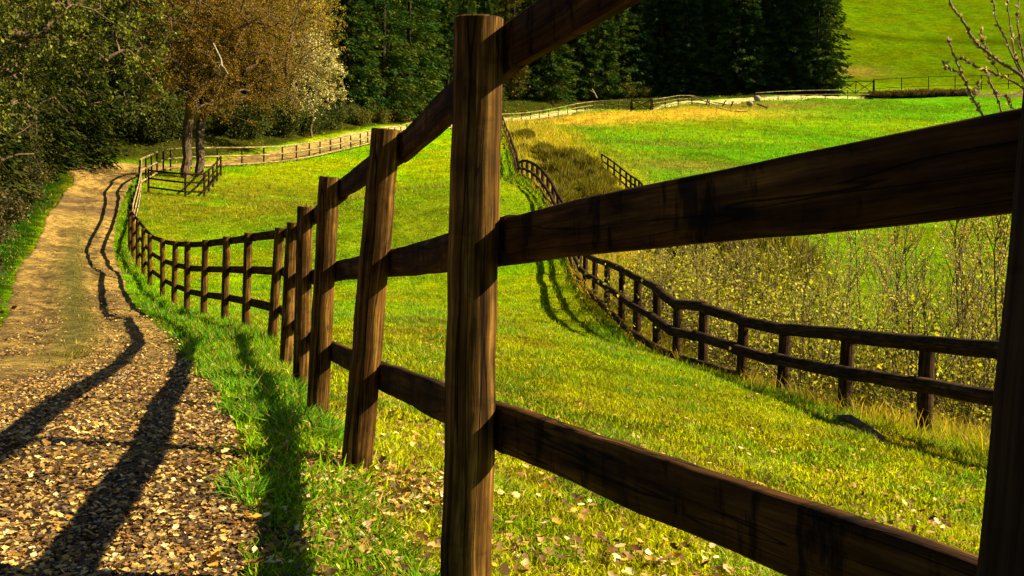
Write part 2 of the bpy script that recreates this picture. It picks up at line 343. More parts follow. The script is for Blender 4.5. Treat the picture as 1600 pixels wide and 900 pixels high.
# ------------------------------------------------------------------ grass / ground colour by place
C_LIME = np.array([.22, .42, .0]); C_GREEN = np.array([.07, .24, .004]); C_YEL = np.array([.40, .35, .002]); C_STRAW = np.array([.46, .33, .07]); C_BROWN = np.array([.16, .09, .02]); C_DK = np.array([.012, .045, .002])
def blob(x, y, px, py, rx, ry):
    g = G(px, py); return np.exp(-(((x-g[0])/rx)**2+((y-g[1])/ry)**2))
def ground_col(x, y):
    x = np.asarray(x, float).ravel(); y = np.asarray(y, float).ravel(); r = np.hypot(x, y)
    n1 = fbm(x, y, .22, 11); n2 = fbm(x, y, 1.1, 21); n3 = fbm(x, y, .05, 31)
    c = C_LIME[None]*(1-sstep(.4, .62, n1)[:, None]*.55)+C_YEL[None]*sstep(.4, .62, n1)[:, None]*.55
    # near paddock is yellower and browner, fades to lime with distance
    near = sstep(20, 7, r)[:, None]*.75
    c = c*(1-near)+(C_YEL*(.75+.5*n2[:, None])+C_LIME*.22)*near
    lf, ls = seg_dist(x, y, LF); nf, ns = seg_dist(x, y, NF); tu, td = track_uv(x, y)
    pn = fbm(x, y, .75, 45, 4); pt_ = (sstep(.56, .68, pn)*sstep(34, 14, r))[:, None]*.55; c = c*(1-pt_)+np.array([.20, .15, .012])*pt_
    gt = (sstep(.56, .66, fbm(x, y, 1.4, 47, 3))*sstep(60, 30, r))[:, None]*.45; c = c*(1-gt)+C_GREEN*gt
    # olive band in the middle paddock
    ol = np.clip(blob(x, y, 380, 325, 12, 7)+blob(x, y, 300, 312, 8, 6)+blob(x, y, 650, 350, 5, 6)*.7+blob(x, y, 520, 305, 10, 5)*.6, 0, 1)*sstep(.25, .6, fbm(x, y, .5, 41)+.15)
    ol = ol[:, None]*.9; c = c*(1-ol)+np.array([.21, .20, .008])*ol
    # verge between track and fence: fresh green
    vg = (sstep(2.0, .4, nf)*(ns > 0)+((ns > 0) & (td < 2.5) & (tu > 0))*.8).clip(0, 1)*(tu > .9)*(r < 60)
    vg = vg[:, None]*.75; c = c*(1-vg)+(C_GREEN*1.0+C_YEL*.12)*vg
    # left of the track: dark bank grass, tree shade put into the colour
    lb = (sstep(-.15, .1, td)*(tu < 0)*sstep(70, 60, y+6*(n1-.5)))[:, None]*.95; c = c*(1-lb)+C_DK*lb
    # beyond the log fence: gully with straw, then the far meadow
    beyond = (ls < 0) & (y > 2)
    gl = beyond*sstep(13, 4, lf)*sstep(125, 100, y); gl = (gl*(.7+.9*(n2-.3))).clip(0, 1)[:, None]
    c = c*(1-gl)+np.where((y < 34)[:, None], np.array([[.20, .26, .008]]), np.array([[.44, .33, .012]]))*gl
    me = (beyond*sstep(8.5-3.5*(y > 40), 14-5.5*(y > 40), lf+6*(n1-.5)))[:, None]*.9; mc = np.array([.10, .30, .004])*(1-.35*sstep(.45, .65, n1)[:, None])+np.array([.10, .05, 0])*sstep(.5, .75, n3)[:, None]
    mc = mc*(1-.68*sstep(150, 190, r)[:, None])+C_YEL*.12*sstep(150, 190, r)[:, None]
    c = c*(1-me)+mc*me
    # dry patches
    dp = np.clip(blob(x, y, 960, 185, 11, 4)+blob(x, y, 900, 192, 8, 5)*.8+blob(x, y, 1030, 178, 12, 3.5)+blob(x, y, 1110, 172, 12, 3)*.8, 0, 1)*sstep(.2, .5, fbm(x, y, .35, 51)+.1)
    c = c*(1-dp[:, None])+np.array([.60, .38, .03])*dp[:, None]
    br = np.clip(blob(x, y, 1170, 166, 12, 3)+blob(x, y, 1060, 258, 5, 4)*.7+blob(x, y, 1330, 112, 6, 5)*.8+blob(x, y, 1050, 225, 4, 3)*.5, 0, 1)[:, None]
    c = c*(1-br)+np.array([.25, .16, .03])*br
    ban = np.exp(-((y-P(1450, 62, 215)[1]-2*np.sin(x*.05))/5)**2)*(x > 60); c = c*(1-.45*ban[:, None])
    # forest floor
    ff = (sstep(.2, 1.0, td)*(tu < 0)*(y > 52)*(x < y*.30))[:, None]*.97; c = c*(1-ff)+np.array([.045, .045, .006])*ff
    c = c*(.75+.5*n2[:, None]); return c

# ------------------------------------------------------------------ the setting: ground sheet
def spaced(a0, a1, n, k):
    u = np.linspace(np.arcsinh(a0/k), np.arcsinh(a1/k), n); return np.sinh(u)*k
gx = spaced(-900, 900, 560, 3.0); gy = spaced(-300, 1400, 640, 4.0)
XX, YY = np.meshgrid(gx, gy); ZZ = H(XX, YY)
tu, td = track_uv(XX, YY); rr_ = np.hypot(XX, YY).ravel()
ZZ = ZZ.ravel() - np.clip(.05+rr_*.0022, 0, .35)*sstep(.0, -.25, td+.1)
V = np.c_[XX.ravel(), YY.ravel(), ZZ]; nx, ny = len(gx), len(gy)
a = (np.arange(ny-1)[:, None]*nx+np.arange(nx-1)[None]).ravel()
gm, t, b = mat('meadow_ground', 1.0, .0)
at = nd(t, 'ShaderNodeAttribute', attribute_name='col'); tc = nd(t, 'ShaderNodeTexCoord')
n1 = nd(t, 'ShaderNodeTexNoise', Scale=9, Detail=8, Roughness=.75); t.links.new(tc.outputs['Object'], n1.inputs[0])
n2 = nd(t, 'ShaderNodeTexNoise', Scale=1.6, Detail=8, Roughness=.8); t.links.new(tc.outputs['Object'], n2.inputs[0])
c = mixc(t, .8, at.outputs[0], ramp(t, n1.outputs[0], [(.36, .35), (.5, .95), (.64, 1.45)]), 'MULTIPLY')
c = mixc(t, .7, c, ramp(t, n2.outputs[0], [(.38, .35), (.5, .95), (.62, 1.45)]), 'MULTIPLY'); t.links.new(c, b.inputs[0])
n4 = nd(t, 'ShaderNodeTexNoise', Scale=.45, Detail=6, Roughness=.7); t.links.new(tc.outputs['Object'], n4.inputs[0])
c = mixc(t, .6, c, ramp(t, n4.outputs[0], [(.38, (.55, .62, .5)), (.5, .95), (.62, (1.35, 1.2, .6))]), 'MULTIPLY'); t.links.new(c, b.inputs[0])
bp = nd(t, 'ShaderNodeBump', Strength=1.0, Distance=.5); t.links.new(n2.outputs[0], bp.inputs['Height']); t.links.new(bp.outputs[0], b.inputs['Normal'])
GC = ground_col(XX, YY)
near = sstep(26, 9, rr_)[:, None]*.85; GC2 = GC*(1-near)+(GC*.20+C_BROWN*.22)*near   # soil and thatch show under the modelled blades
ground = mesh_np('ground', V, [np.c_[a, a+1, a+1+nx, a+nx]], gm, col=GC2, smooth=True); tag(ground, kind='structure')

# track sheet
nc = 41; u = np.linspace(-1, 1, nc); TRD = catmull(TR, 40); TV = []; 
for i in range(len(TRD)):
    c0 = TRD[i].mean(0); R = TRD[i, 0]-c0; e = 1+.16*(fbm(np.array([i*.35]), np.array([0.]), 1, 5)[0]-.5)
    TV.append(c0+np.outer(u*e*1.04, R))
TV = np.concatenate(TV); uu = np.tile(u, len(TRD))
rt_ = np.hypot(TV[:, 0], TV[:, 1])
tz = H(TV[:, 0], TV[:, 1])+.012 - sstep(.9, 1.0, np.abs(uu))*np.clip(.06+rt_*.0022, 0, .3)
nearw = sstep(50, 30, rt_)
tz += nearw*(-.035*np.exp(-((np.abs(uu)-.42)/.13)**2)+.02*np.exp(-(uu/.2)**2)) + (fbm(TV[:, 0], TV[:, 1], 3, 61)-.5)*.03*nearw
n_a = fbm(TV[:, 0], TV[:, 1], .9, 71); n_b = fbm(TV[:, 0], TV[:, 1], 3.5, 81)
SAND = np.array([.40, .245, .05]); DIRT = np.array([.20, .115, .030]); MOSS = np.array([.095, .085, .008])
_m = (.8*sstep(.44, .6, .5*n_a+.5*n_b))[:, None]; tcx = SAND*(1-_m)+DIRT*.7*_m
tcx = tcx*(1-.5*np.exp(-((np.abs(uu)-.42)/.12)**2)[:, None]*(n_b[:, None] > .45)*nearw[:, None])
ms = (np.exp(-((uu+.02)/.3)**2)*nearw*sstep(8, 14, rt_)*sstep(.25, .5, n_b+.1)*.9)[:, None]; tcx = tcx*(1-ms)+MOSS*ms
wet = np.clip(blob(TV[:, 0], TV[:, 1], 135, 322, 3.5, 3.2)*1.2*sstep(.3, .5, fbm(TV[:, 0], TV[:, 1], .8, 63)), 0, .85)[:, None]; tcx = tcx*(1-wet)+np.array([.13, .07, .03])*wet
eg = sstep(.8, 1.0, np.abs(uu)+.3*(n_b-.5))[:, None]; tcx = tcx*(1-eg)+(DIRT*.6+MOSS*.4)*eg
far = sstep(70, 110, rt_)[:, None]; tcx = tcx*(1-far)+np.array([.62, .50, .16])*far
rb = sstep(.335, .36, TV[:, 0]/np.maximum(TV[:, 1], 1))[:, None]; tcx = tcx*(1-rb)+np.array([.13, .09, .02])*rb
k = nc; a = (np.arange(len(TRD)-1)[:, None]*k+np.arange(k-1)[None]).ravel()
tm, t, b = mat('sandy_track', .9, .15)
at = nd(t, 'ShaderNodeAttribute', attribute_name='col'); tc = nd(t, 'ShaderNodeTexCoord')
n1 = nd(t, 'ShaderNodeTexNoise', Scale=28, Detail=8, Roughness=.8); t.links.new(tc.outputs['Object'], n1.inputs[0])
v1 = nd(t, 'ShaderNodeTexVoronoi', Scale=30); t.links.new(tc.outputs['Object'], v1.inputs[0])
n3 = nd(t, 'ShaderNodeTexNoise', Scale=5, Detail=6, Roughness=.7); t.links.new(tc.outputs['Object'], n3.inputs[0])
c = mixc(t, .85, at.outputs[0], ramp(t, n1.outputs[0], [(.36, .25), (.5, .9), (.62, 1.5)]), 'MULTIPLY')
c = mixc(t, .6, c, ramp(t, v1.outputs[1], [(.2, .6), (.8, 1.25)]), 'MULTIPLY')
c = mixc(t, .75, c, ramp(t, n3.outputs[0], [(.40, .35), (.58, 1.25)]), 'MULTIPLY'); t.links.new(c, b.inputs[0])
bp = nd(t, 'ShaderNodeBump', Strength=1.0, Distance=.06); t.links.new(n1.outputs[0], bp.inputs['Height']); t.links.new(bp.outputs[0], b.inputs['Normal'])
track = mesh_np('track', np.c_[TV, tz], [np.c_[a, a+k, a+k+1, a+1]], tm, col=tcx, smooth=True); tag(track, kind='structure')

# ------------------------------------------------------------------ fences
def post_mesh(B, T, rad, matl, parent, seed, n=20, seg=10, below=.25, name='post', wob=.05):
    mb = MB(); d = (T-B)/np.linalg.norm(T-B); s = np.linspace(0, 1, seg); rg = np.random.default_rng(seed)
    pts = [B-d*below+(T-B+d*below)*q for q in s]; pts = np.array(pts); pts[1:-1] += (rg.random((seg-2, 3))-.5)*rad*.08*np.array([1, 1, 0])
    tube(mb, pts, rad*(1.06-.1*s), n, wob, True, seed); return mb.build(name, matl, parent, origin=tuple(B))
def fence_root(name, at_, label, cat='fence'): return empty(name, tuple(at_), label, cat)

# 1. board fence beside the track
NP = []
for tx, ty, bx, by, d in NEAR_POSTS:
    if d < 1:
        q1 = on_y(1634, 890, .93); q2 = on_y(1690, 350, .93); dd_ = (q2-q1)/(q2-q1)[2]
        NP.append((q1+dd_*(2.22-q1[2]), q1+dd_*(3.575-q1[2]))); continue
    B = P(bx, by, d); B[2] = H0(B[:1], B[1:2])[0]; NP.append((B, on_y(tx, ty, B[1])))
B = np.array([1.2, -.65, Hs(1.2, -.65)]); NP.insert(0, (B, B+np.array([0, 0, 1.4])))
root = fence_root('board_fence', NP[2][0], 'weathered brown three-board fence with round posts running along the sandy track')
post_r = []
for i, (B, T) in enumerate(NP):
    rad = .058 if i < 20 else .05
    post_r.append(rad)
    post_mesh(B, T, rad, (M['dark_post'] if i < 2 else M['post']) if i < 19 else M['dark_post'], root, 100+i, 28 if i < 5 else 14, 16 if i < 5 else 6)  # nearest two posts get near-black wood, their shade put into the colour
for i in range(len(NP)-1):
    (B0, T0), (B1, T1) = NP[i], NP[i+1]
    dv = (B1-B0)*np.array([1, 1, 0]); nrm = np.array([dv[1], -dv[0], 0])/np.linalg.norm(dv)   # paddock side
    for j, dh in enumerate((.062, .520, .978)):
        def at_h(B, T):
            k_ = dh+(.034 if (j == 2 and B is NP[1][0]) else 0); return T-(T-B)*min(k_/(np.linalg.norm(T-B)*1.05 if B is NP[2][0] else 1.36), .97)
        A = at_h(B0, T0)+nrm*(post_r[i]+.017); Bq = at_h(B1, T1)+nrm*(post_r[i+1]+.017)
        ext = (Bq-A)/np.linalg.norm(Bq-A)*.055
        zoff = np.array([0, 0, .002*((i % 2)*2-1)]); sh = nrm*(.0 if i % 2 else .003)
        mb = MB(); board(mb, A-ext*.98+zoff+sh, Bq+ext*.98+zoff+sh, np.array([0, 0, 1.0]), .054, .018, nrm, 500+i*3+j, 18 if i < 5 else 6, .0028 if i < 6 else .004)
        mb.build('rail', M['rail'] if i < 18 else M['pale_rail'], root, origin=tuple((A+Bq)/2), smooth=False)

# 2. log fence along the gully
LP = []
for k_, (tx, ty, bx, by, d) in enumerate(LOG_POSTS):
    B = P(bx, by, d); B[2] = H0(B[:1], B[1:2])[0]; LP.append((B, on_y(tx, ty, B[1])))
LPn = [(np.array([5.75, 6.6, Hs(5.75, 6.6)]),) ]
B = LPn[0][0]; LP.insert(0, (B, B+np.array([0, 0, 1.05])))
root = fence_root('log_fence', LP[3][0], 'dark round-log fence curving down the far edge of the paddock above the gully')
for i, (B, T) in enumerate(LP):
    post_mesh(B, T-(T-B)*.02, .085 if i < 10 else .075, M['log'], root, 900+i, 14 if i < 12 else 8, 6, .35)
for i in range(len(LP)-1):
    (B0, T0), (B1, T1) = LP[i], LP[i+1]
    for j, fr in enumerate((.97, .60, .2) if i > 4 else (.97, .60)):
        A = B0+(T0-B0)*fr; C = B1+(T1-B1)*fr
        rad = (.088, .082, .07)[j] if i < 8 else .072-.004*j
        off = np.array([-.13, -.03, 0]) if j else np.array([-.02, 0, .05])
        rg = np.random.default_rng(i*7+j); e = (C-A)*.035; A = A+(rg.random(3)-.5)*.035; C = C+(rg.random(3)-.5)*.035
        pts = np.linspace(A-e+off, C+e+off, 5); pts[1:4] += (rg.random((3, 3))-.5)*.012
        mb = MB(); tube(mb, pts, rad*(1+.05*(rg.random(5)-.5)), 14 if i < 12 else 7, .08, True, i*3+j)
        mb.build('rail', M['log'], root, origin=tuple(pts[2]))

# generic fence along key points
def line_fence(name, label, keys, spacing, rails, prad, rrad, pm, rm, flat=True, every=1, h=None, parent_cat='fence', seed=0):
    Bs = np.array([P(a, c, d) for a, b_, c, d in keys]); Ts = np.array([on_y(a, b_, Bs[i][1]) for i, (a, b_, c, d) in enumerate(keys)])
    if h: Ts = Bs+np.array([0, 0, h])
    L = np.r_[0, np.cumsum(np.linalg.norm(np.diff(Bs, axis=0), axis=1))]; n = max(2, int(round(L[-1]/spacing))+1); s = np.linspace(0, L[-1], n)
    Bi = np.stack([np.interp(s, L, Bs[:, k]) for k in range(3)], 1); Ti = np.stack([np.interp(s, L, Ts[:, k]) for k in range(3)], 1)
    Hh = (Ti-Bi)[:, 2]; Bi[:, 2] = H0(Bi[:, 0], Bi[:, 1]); Ti = Bi+np.c_[Ti[:, :2]-Bi[:, :2], Hh]
    root = fence_root(name, Bi[0], label, parent_cat)
    for i in range(n): post_mesh(Bi[i], Ti[i], prad, pm, root, seed+i, 8, 3, .3)
    for i in range(0, n-1, every):
        i2 = min(i+every, n-1)
        for j, fr in enumerate(rails):
            pts = np.array([Bi[q]+(Ti[q]-Bi[q])*fr for q in range(i, i2+1)]); pts[:, 0] -= .0
            if len(pts) == 2: pts = np.array([pts[0], pts.mean(0), pts[1]])
            off = np.array([.0, -prad-.03, 0]); mb = MB(); tube(mb, pts+off, rrad, 6, .1, True, seed+i+j)
            mb.build('rail', rm, root, origin=tuple(pts[1]))
    return root, Bi, Ti
line_fence('pole_fence', 'pale-railed post fence between the far lane and the green paddock', LANE, 1.75, (.97, .55, .12), .05, .055, M['dark_post'], M['pale_rail'], every=3, seed=2000)
line_fence('corner_fence', 'short dark fence corner standing in front of the two tree trunks', [(232, 247, 283, 50.5), (275, 248, 285, 50), (315, 248, 287, 49.5), (330, 243, 278, 54), (345, 239, 270, 59)], 2.0, (.93, .58, .2), .055, .05, M['dark_post'], M['dark_post'], seed=2200)
line_fence('curved_fence', 'small curved dark fence on the meadow side of the gully shrubs', [(940, 252, 280, 64), (962, 259, 288, 60), (978, 266, 296, 57), (990, 277, 308, 54), (1000, 292, 324, 51), (1006, 310, 344, 48)], 1.9, (.95, .6, .25), .06, .05, M['dark_post'], M['dark_post'], seed=2300)
line_fence('far_meadow_fence', 'thin two-rail fence at the foot of the upper hillside meadow', [(1366, 126, 149, 153), (1450, 124, 147, 155), (1530, 123, 146, 157), (1700, 122, 145, 160)], 4.6, (.96, .35), .07, .04, M['dark_post'], M['dark_post'], seed=2400)
line_fence('lane_edge_fence', 'pale rail fence beyond the lane in front of the dark spruces', [(1020, 153, 171, 131), (1050, 150, 166, 133), (1080, 149, 164, 134.5), (1108, 158, 168, 134)], 2.4, (.95, .6, .2), .07, .06, M['dark_post'], M['pale_rail'], seed=2500)
line_fence('roadside_rail_fence', 'low pale rail fence running right from the white stones', [(1180, 146, 160, 138), (1240, 145, 158, 140), (1300, 142, 156, 141), (1358, 140, 154, 143)], 3.4, (.95, .45), .06, .06, M['dark_post'], M['pale_rail'], every=2, seed=2600)
def bars(name, label, cat, specs, origin):
    """specs: (part name, [points], radius, material)"""
    root = empty(name, tuple(origin), label, cat)
    for i, (pn, pts, rad, m_) in enumerate(specs):
        mb = MB(); tube(mb, np.array(pts, float) if len(pts) > 2 else np.array([pts[0], (np.array(pts[0])+pts[1])/2, pts[1]]), rad, 8, .06, True, i)
        mb.build(pn, m_, root, origin=tuple(pts[0]))
    return root
# gates
def gate(name, label, px0, px1, top, foot, d, bays, pm):
    A = P(px0, foot, d); B = P(px1, foot-.5, d); A[2] = Hs(A[0], A[1]); B[2] = Hs(B[0], B[1]); h = (foot-top)/F*d; up_ = np.array([0, 0, 1.0]); s = []
    s.append(('post', [A-up_*.3, A+up_*h*1.1], .12, pm)); s.append(('post', [B-up_*.3, B+up_*h*1.1], .12, pm))
    s.append(('rail', [A+up_*h, B+up_*h], .05, pm)); s.append(('rail', [A+up_*.2, B+up_*.2], .05, pm))
    for q in range(bays):
        a0 = A+(B-A)*q/bays; a1 = A+(B-A)*(q+1)/bays; o = np.array([0, -.04, 0])
        s.append(('brace', [a0+up_*.2+o, a1+up_*h+o], .045, pm)); s.append(('brace', [a0+up_*h-o, a1+up_*.2-o], .045, pm))
        if q: s.append(('upright', [a0+up_*.1, a0+up_*h], .06, pm))
    return bars(name, label, 'gate', s, A)
gate('cross_braced_gate', 'dark cross-braced field gate beside the last big spruce', 1309, 1364, 129, 149, 152, 2, M['dark_post'])
gate('lane_gate', 'dark cross-braced gate between two thick posts by the dry patch', 987, 1017, 158, 174, 130, 1, M['dark_post'])
A = G(1140, 168); 
def rel(px, py, d=134): return P(px, py, d)
s = [('post', [rel(1127, 169), rel(1134, 157)], .08, M['dark_post']), ('post', [rel(1141, 169), rel(1136+10, 158)], .08, M['dark_post']), ('rail', [rel(1079, 150), rel(1106, 160)], .06, M['pale_rail']),
     ('rail', [rel(1106, 160), rel(1128, 168)], .06, M['pale_rail']), ('rail', [rel(1112, 159), rel(1134, 163)], .05, M['dark_post']), ('post', [rel(1103, 166), rel(1106, 155)], .08, M['dark_post'])]
bars('broken_fence', 'broken leaning fence panel collapsed at the end of the pale rails', 'fence', s, rel(1120, 168))
tag(bars('fallen_rail', 'fallen dark rail lying on bare ground below the two white stones', 'rail', [('rail_pole', [rel(1182, 166, 130)+np.array([0, 0, .3]), rel(1199, 171, 129)+np.array([0, 0, .2])], .08, M['dark_post']), ('stub', [rel(1197, 171, 129), rel(1201, 166, 129)], .07, M['pale_rail'])], rel(1190, 170, 130)))
tag(bars('fallen_pole', 'long pale pole lying on the dry grass below the broken fence', 'pole', [('pole', [rel(1118, 170, 127)+np.array([0, 0, .2]), rel(1142, 176, 126)+np.array([0, 0, .2]), rel(1168, 177, 126)+np.array([0, 0, .2])], .06, M['pale_rail'])], rel(1130, 175, 127)))

# ------------------------------------------------------------------ foliage helpers
def unit(v): return v/np.maximum(np.linalg.norm(v, axis=-1, keepdims=True), 1e-9)
def randdir(n, rg): return unit(rg.normal(size=(n, 3)))
def leaf_quads(C, D, L, Wd, rg, fold=.25):
    """diamond leaves: base C, direction D, length L, half width Wd"""
    n = len(C); S = unit(np.cross(D, randdir(n, rg))); Nn = np.cross(S, D); L = L[:, None]; Wd = Wd[:, None]
    V = np.stack([C, C+D*L*.45+S*Wd+Nn*Wd*fold, C+D*L, C+D*L*.45-S*Wd+Nn*Wd*fold], 1).reshape(-1, 3)
    return V, np.arange(n*4).reshape(n, 4)
def rcol(n, cols, rg, v=.3):
    cols = np.array(cols); k = rg.integers(0, len(cols), n); return cols[k]*(1+(rg.random((n, 1))-.5)*2*v)
def attractor_tree(base, top, targets, r0_, rg, step=.5, minr=.01, sag=.1, bendk=.10):
    """trunk from base to top, then limbs reach each target from the nearest grown node; returns tube list and tip list"""
    base = np.asarray(base, float); top = np.asarray(top, float); n0 = 7
    nodes = [base+(top-base)*t+np.array([rg.normal()*.014, rg.normal()*.014, 0])*np.linalg.norm(top-base)*(0 < t < 1) for t in np.linspace(0, 1, n0)]
    par = [-1]+list(range(n0-1)); paths = [list(range(n0))]; tips = []
    order = np.argsort(np.linalg.norm(targets-top, axis=1)*(.6+.8*rg.random(len(targets))))
    lo = n0//2
    for ti in order:
        T = targets[ti]; A = np.array(nodes); d = np.linalg.norm(A-T, axis=1)+np.where(np.arange(len(A)) < lo, 1e3, 0)+.35*np.maximum(A[:, 2]-T[2], 0)
        k = int(np.argmin(d)); L = np.linalg.norm(T-A[k]); m = max(2, min(7, int(L/step)+1)); pth = [k]
        bend = rg.normal(size=3)*L*bendk; bend[2] += L*sag
        for q in range(1, m+1):
            s = q/m; p = A[k]+(T-A[k])*s+bend*math.sin(math.pi*s)+rg.normal(size=3)*L*.02*(s < 1)
            nodes.append(p); par.append(pth[-1]); pth.append(len(nodes)-1)
        paths.append(pth); tips.append((len(nodes)-1, pth))
    nodes = np.array(nodes); cnt = np.zeros(len(nodes))
    for _, pth in tips: cnt[pth[-1]] += 1
    for i in range(len(nodes)-1, 0, -1): cnt[par[i]] += cnt[i]
    rad = np.maximum(minr, r0_*(np.maximum(cnt, 1)/cnt[0])**.46)
    rad[:n0] = np.maximum(rad[:n0], r0_*np.linspace(1, .72, n0)); rad[0] *= 1.25
    return nodes, rad, paths, tips
def blob_targets(blobs, n, rg):
    vol = np.array([b_[1]**2*b_[2] for b_ in blobs]); k = rg.choice(len(blobs), n, p=vol/vol.sum())
    C = np.array([b_[0] for b_ in blobs])[k]; R = np.array([(b_[1], b_[1], b_[2]) for b_ in blobs])[k]
    return C+randdir(n, rg)*R*(rg.random((n, 1))**.45)
def leafy(name, label, cat, base, top, blobs, r0_, seed, ntar=160, nleaf=60, lsz=.1, cols=((.1, .15, .02),), bark_='bark', spread=.5, step=.6, minr=.012, group=None, twig=True, ratio=.32, mat_='leaf', droop=-.2, crown='crown', sides=6):
    rg = np.random.default_rng(seed); base = np.asarray(base, float)
    root = empty(name, tuple(base), label, cat, group)
    tg = blob_targets(blobs, ntar, rg); nodes, rad, paths, tips = attractor_tree(base-np.array([0, 0, .3]), top, tg, r0_, rg, step, minr)
    mb = MB()
    for i, pth in enumerate(paths):
        rr = rad[pth].copy()
        if i: rr[0] = min(rr[0], rad[pth[1]]*1.2)
        tube(mb, nodes[pth], rr, 12 if i == 0 else (sides if rr[1] > .05 else 4), .1 if i == 0 else 0, False, i)
    mb.build('trunk', M[bark_], root, origin=tuple(base))
    C = []; D = []
    for tip, pth in tips:
        m = nleaf; last = nodes[pth[-1]]; prev = nodes[pth[-2]]; d = (last-prev)/max(np.linalg.norm(last-prev), 1e-6)
        ntw = max(3, m//8); e = last+randdir(ntw, rg)*spread*rg.random((ntw, 1))**.5+d*spread*.4   # twig ends
        k = rg.integers(0, ntw, m); s = rg.random((m, 1))**.6; C.append(last+(e[k]-last)*s+rg.normal(size=(m, 3))*spread*.07)
        D.append(unit(randdir(m, rg)*.8+(e[k]-last)/spread*.6+np.array([0, 0, droop])))
        if twig:
            for q in e[:ntw]: pass
            tw_s = np.repeat(last[None], ntw, 0); wv = randdir(ntw, rg)*minr*.5
            TWV.append(np.stack([tw_s-wv, tw_s+wv, e], 1).reshape(-1, 3))
    C = np.concatenate(C); D = np.concatenate(D); n = len(C); L = lsz*(.6+.8*rg.random(n))
    V, Fq = leaf_quads(C, D, L, L*ratio, rg)
    clump = fbm(C[:, 0]*1.0+C[:, 2], C[:, 1]+C[:, 2]*.7, 1.2/max(spread, .3), seed, 2)
    col = rcol(n, cols, rg)*(.6+.9*clump[:, None])
    fs = [Fq]; VV = [V]; cc = [np.repeat(col, 4, 0)]
    if twig and TWV:
        T3 = np.concatenate(TWV); TWV.clear(); fs.append(np.arange(len(T3)).reshape(-1, 3)+len(V)); VV.append(T3); cc.append(np.tile(np.array([[.11, .07, .03]]), (len(T3), 1)))
    mesh_np(crown, np.concatenate(VV), fs, M[mat_], root, col=np.clip(np.concatenate(cc), 0, 1), origin=tuple(base))
    return root
TWV = []
def spruce(label, h, R, nb, ns, seed, cols, group=None, skirt=.02, name='spruce', at_=(0, 0, -500), spl=.6, droop=.35, tr=.25, power=.75, wr=.16):
    rg = np.random.default_rng(seed); root = empty(name, at_, label, 'tree', group); o = np.array(at_, float)
    mb = MB(); tube(mb, o+np.array([[0, 0, -.5], [0, 0, h*.3], [0, 0, h*.7], [0, 0, h]]), [tr, tr*.75, tr*.4, .03], 8, .05, False); mb.build('trunk', M['bark_dark'], root, origin=at_)
    z = skirt+(1-skirt)*rg.random(nb)**1.25; ph = rg.random(nb)*2*math.pi
    lump = .72+.5*vnoise(ph*1.6, z*9, seed)
    L = R*np.maximum(1-z, .02)**power*lump*(.8+.35*rg.random(nb)); L = np.maximum(L, .3)
    L *= np.clip((z-skirt)/.05+.7, .7, 1)
    dirh = np.c_[np.cos(ph), np.sin(ph), np.zeros(nb)]; side = np.c_[-np.sin(ph), np.cos(ph), np.zeros(nb)]
    k = np.repeat(np.arange(nb), ns); s = (.15+.85*rg.random(len(k))**.7); Ls = L[k]*s
    zb = z[k]*h - droop*Ls*(.6+.4*s)+.16*Ls*s*s
    C = o+dirh[k]*Ls[:, None]+side[k]*((rg.random(len(k))-.5)*.45*L[k]*(1.15-s))[:, None]; C[:, 2] = o[2]+zb+rg.normal(size=len(k))*.12
    sd_ = np.sign(rg.random(len(k))-.5)[:, None]
    D = unit(dirh[k]*(.55+.4*rg.random((len(k), 1)))+side[k]*sd_*rg.random((len(k), 1))*.8+np.array([0, 0, -.45])*(.3+rg.random((len(k), 1)))+randdir(len(k), rg)*.25)
    ln = spl*(.55+.8*rg.random(len(k)))*(.55+.45*(1-z[k]))
    V, Fq = leaf_quads(C, D, ln, ln*wr, rg, .1)
    bc = rcol(nb, cols, rg, .35)[k]*(.55+.7*s[:, None])*(.8+.4*rg.random((len(k), 1)))  # dark inside, lighter outwards: lit branch tips put into the colour
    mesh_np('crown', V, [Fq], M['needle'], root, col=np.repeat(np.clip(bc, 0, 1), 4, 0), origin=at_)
    return root
def place(root, x, y, rz=None, s=1, dz=0, **kw):
    root.location = (x, y, Hs(x, y)+dz); root.rotation_euler = (0, 0, random.random()*6.28 if rz is None else rz); root.scale = (s, s, s) if not hasattr(s, '__len__') else s
    return root
def scatter(protos, spots, labels, group, rz=None):
    """first use of each prototype moves it, later ones are copies; labels: one text or a function of index"""
    used = set(); out = []
    for i, (x, y, s, k) in enumerate(spots):
        pr = protos[k % len(protos)]; lab = labels(i) if callable(labels) else labels
        sc_ = s if not hasattr(s, '__len__') else s
        if id(pr) not in used: used.add(id(pr)); o = pr; place(o, x, y, None, sc_)
        else: o = dup(pr, (x, y, Hs(x, y)), random.random()*6.28, sc_)
        o['label'] = lab; o['group'] = group; out.append(o)
    for pr in protos:
        if id(pr) not in used:
            for c in list(pr.children): bpy.data.objects.remove(c)
            bpy.data.objects.remove(pr)
    return out

# ------------------------------------------------------------------ spruce wood behind the lane
GD = [(.014, .030, .008), (.02, .038, .008), (.035, .052, .009)]; GL = [(.030, .062, .010), (.05, .075, .009), (.022, .050, .010), (.07, .085, .010)]; BR = [(.10, .075, .009), (.07, .07, .009), (.12, .08, .009)]
A_ = (0, 0, -500)
pd = [spruce('x', (19, 23, 27)[i], 3.6+.3*i, 420, 56, 40+i, GD, spl=.5, skirt=.01, wr=.13) for i in range(3)]
pl = [spruce('x', (17, 20, 24, 27)[i], (2.7, 3.3, 3.6, 4.1)[i], 420, 56, 50+i, GL, spl=.48, skirt=.03, wr=.13, droop=(.2, .35, .5, .3)[i]) for i in range(4)]
pb = [spruce('x', 18+4*i, 2.6, 300, 26, 60+i, BR, spl=.4, skirt=.12, droop=.05, name='larch', wr=.12, power=.6) for i in range(2)]
dark, light, brown = [], [], []
front = []
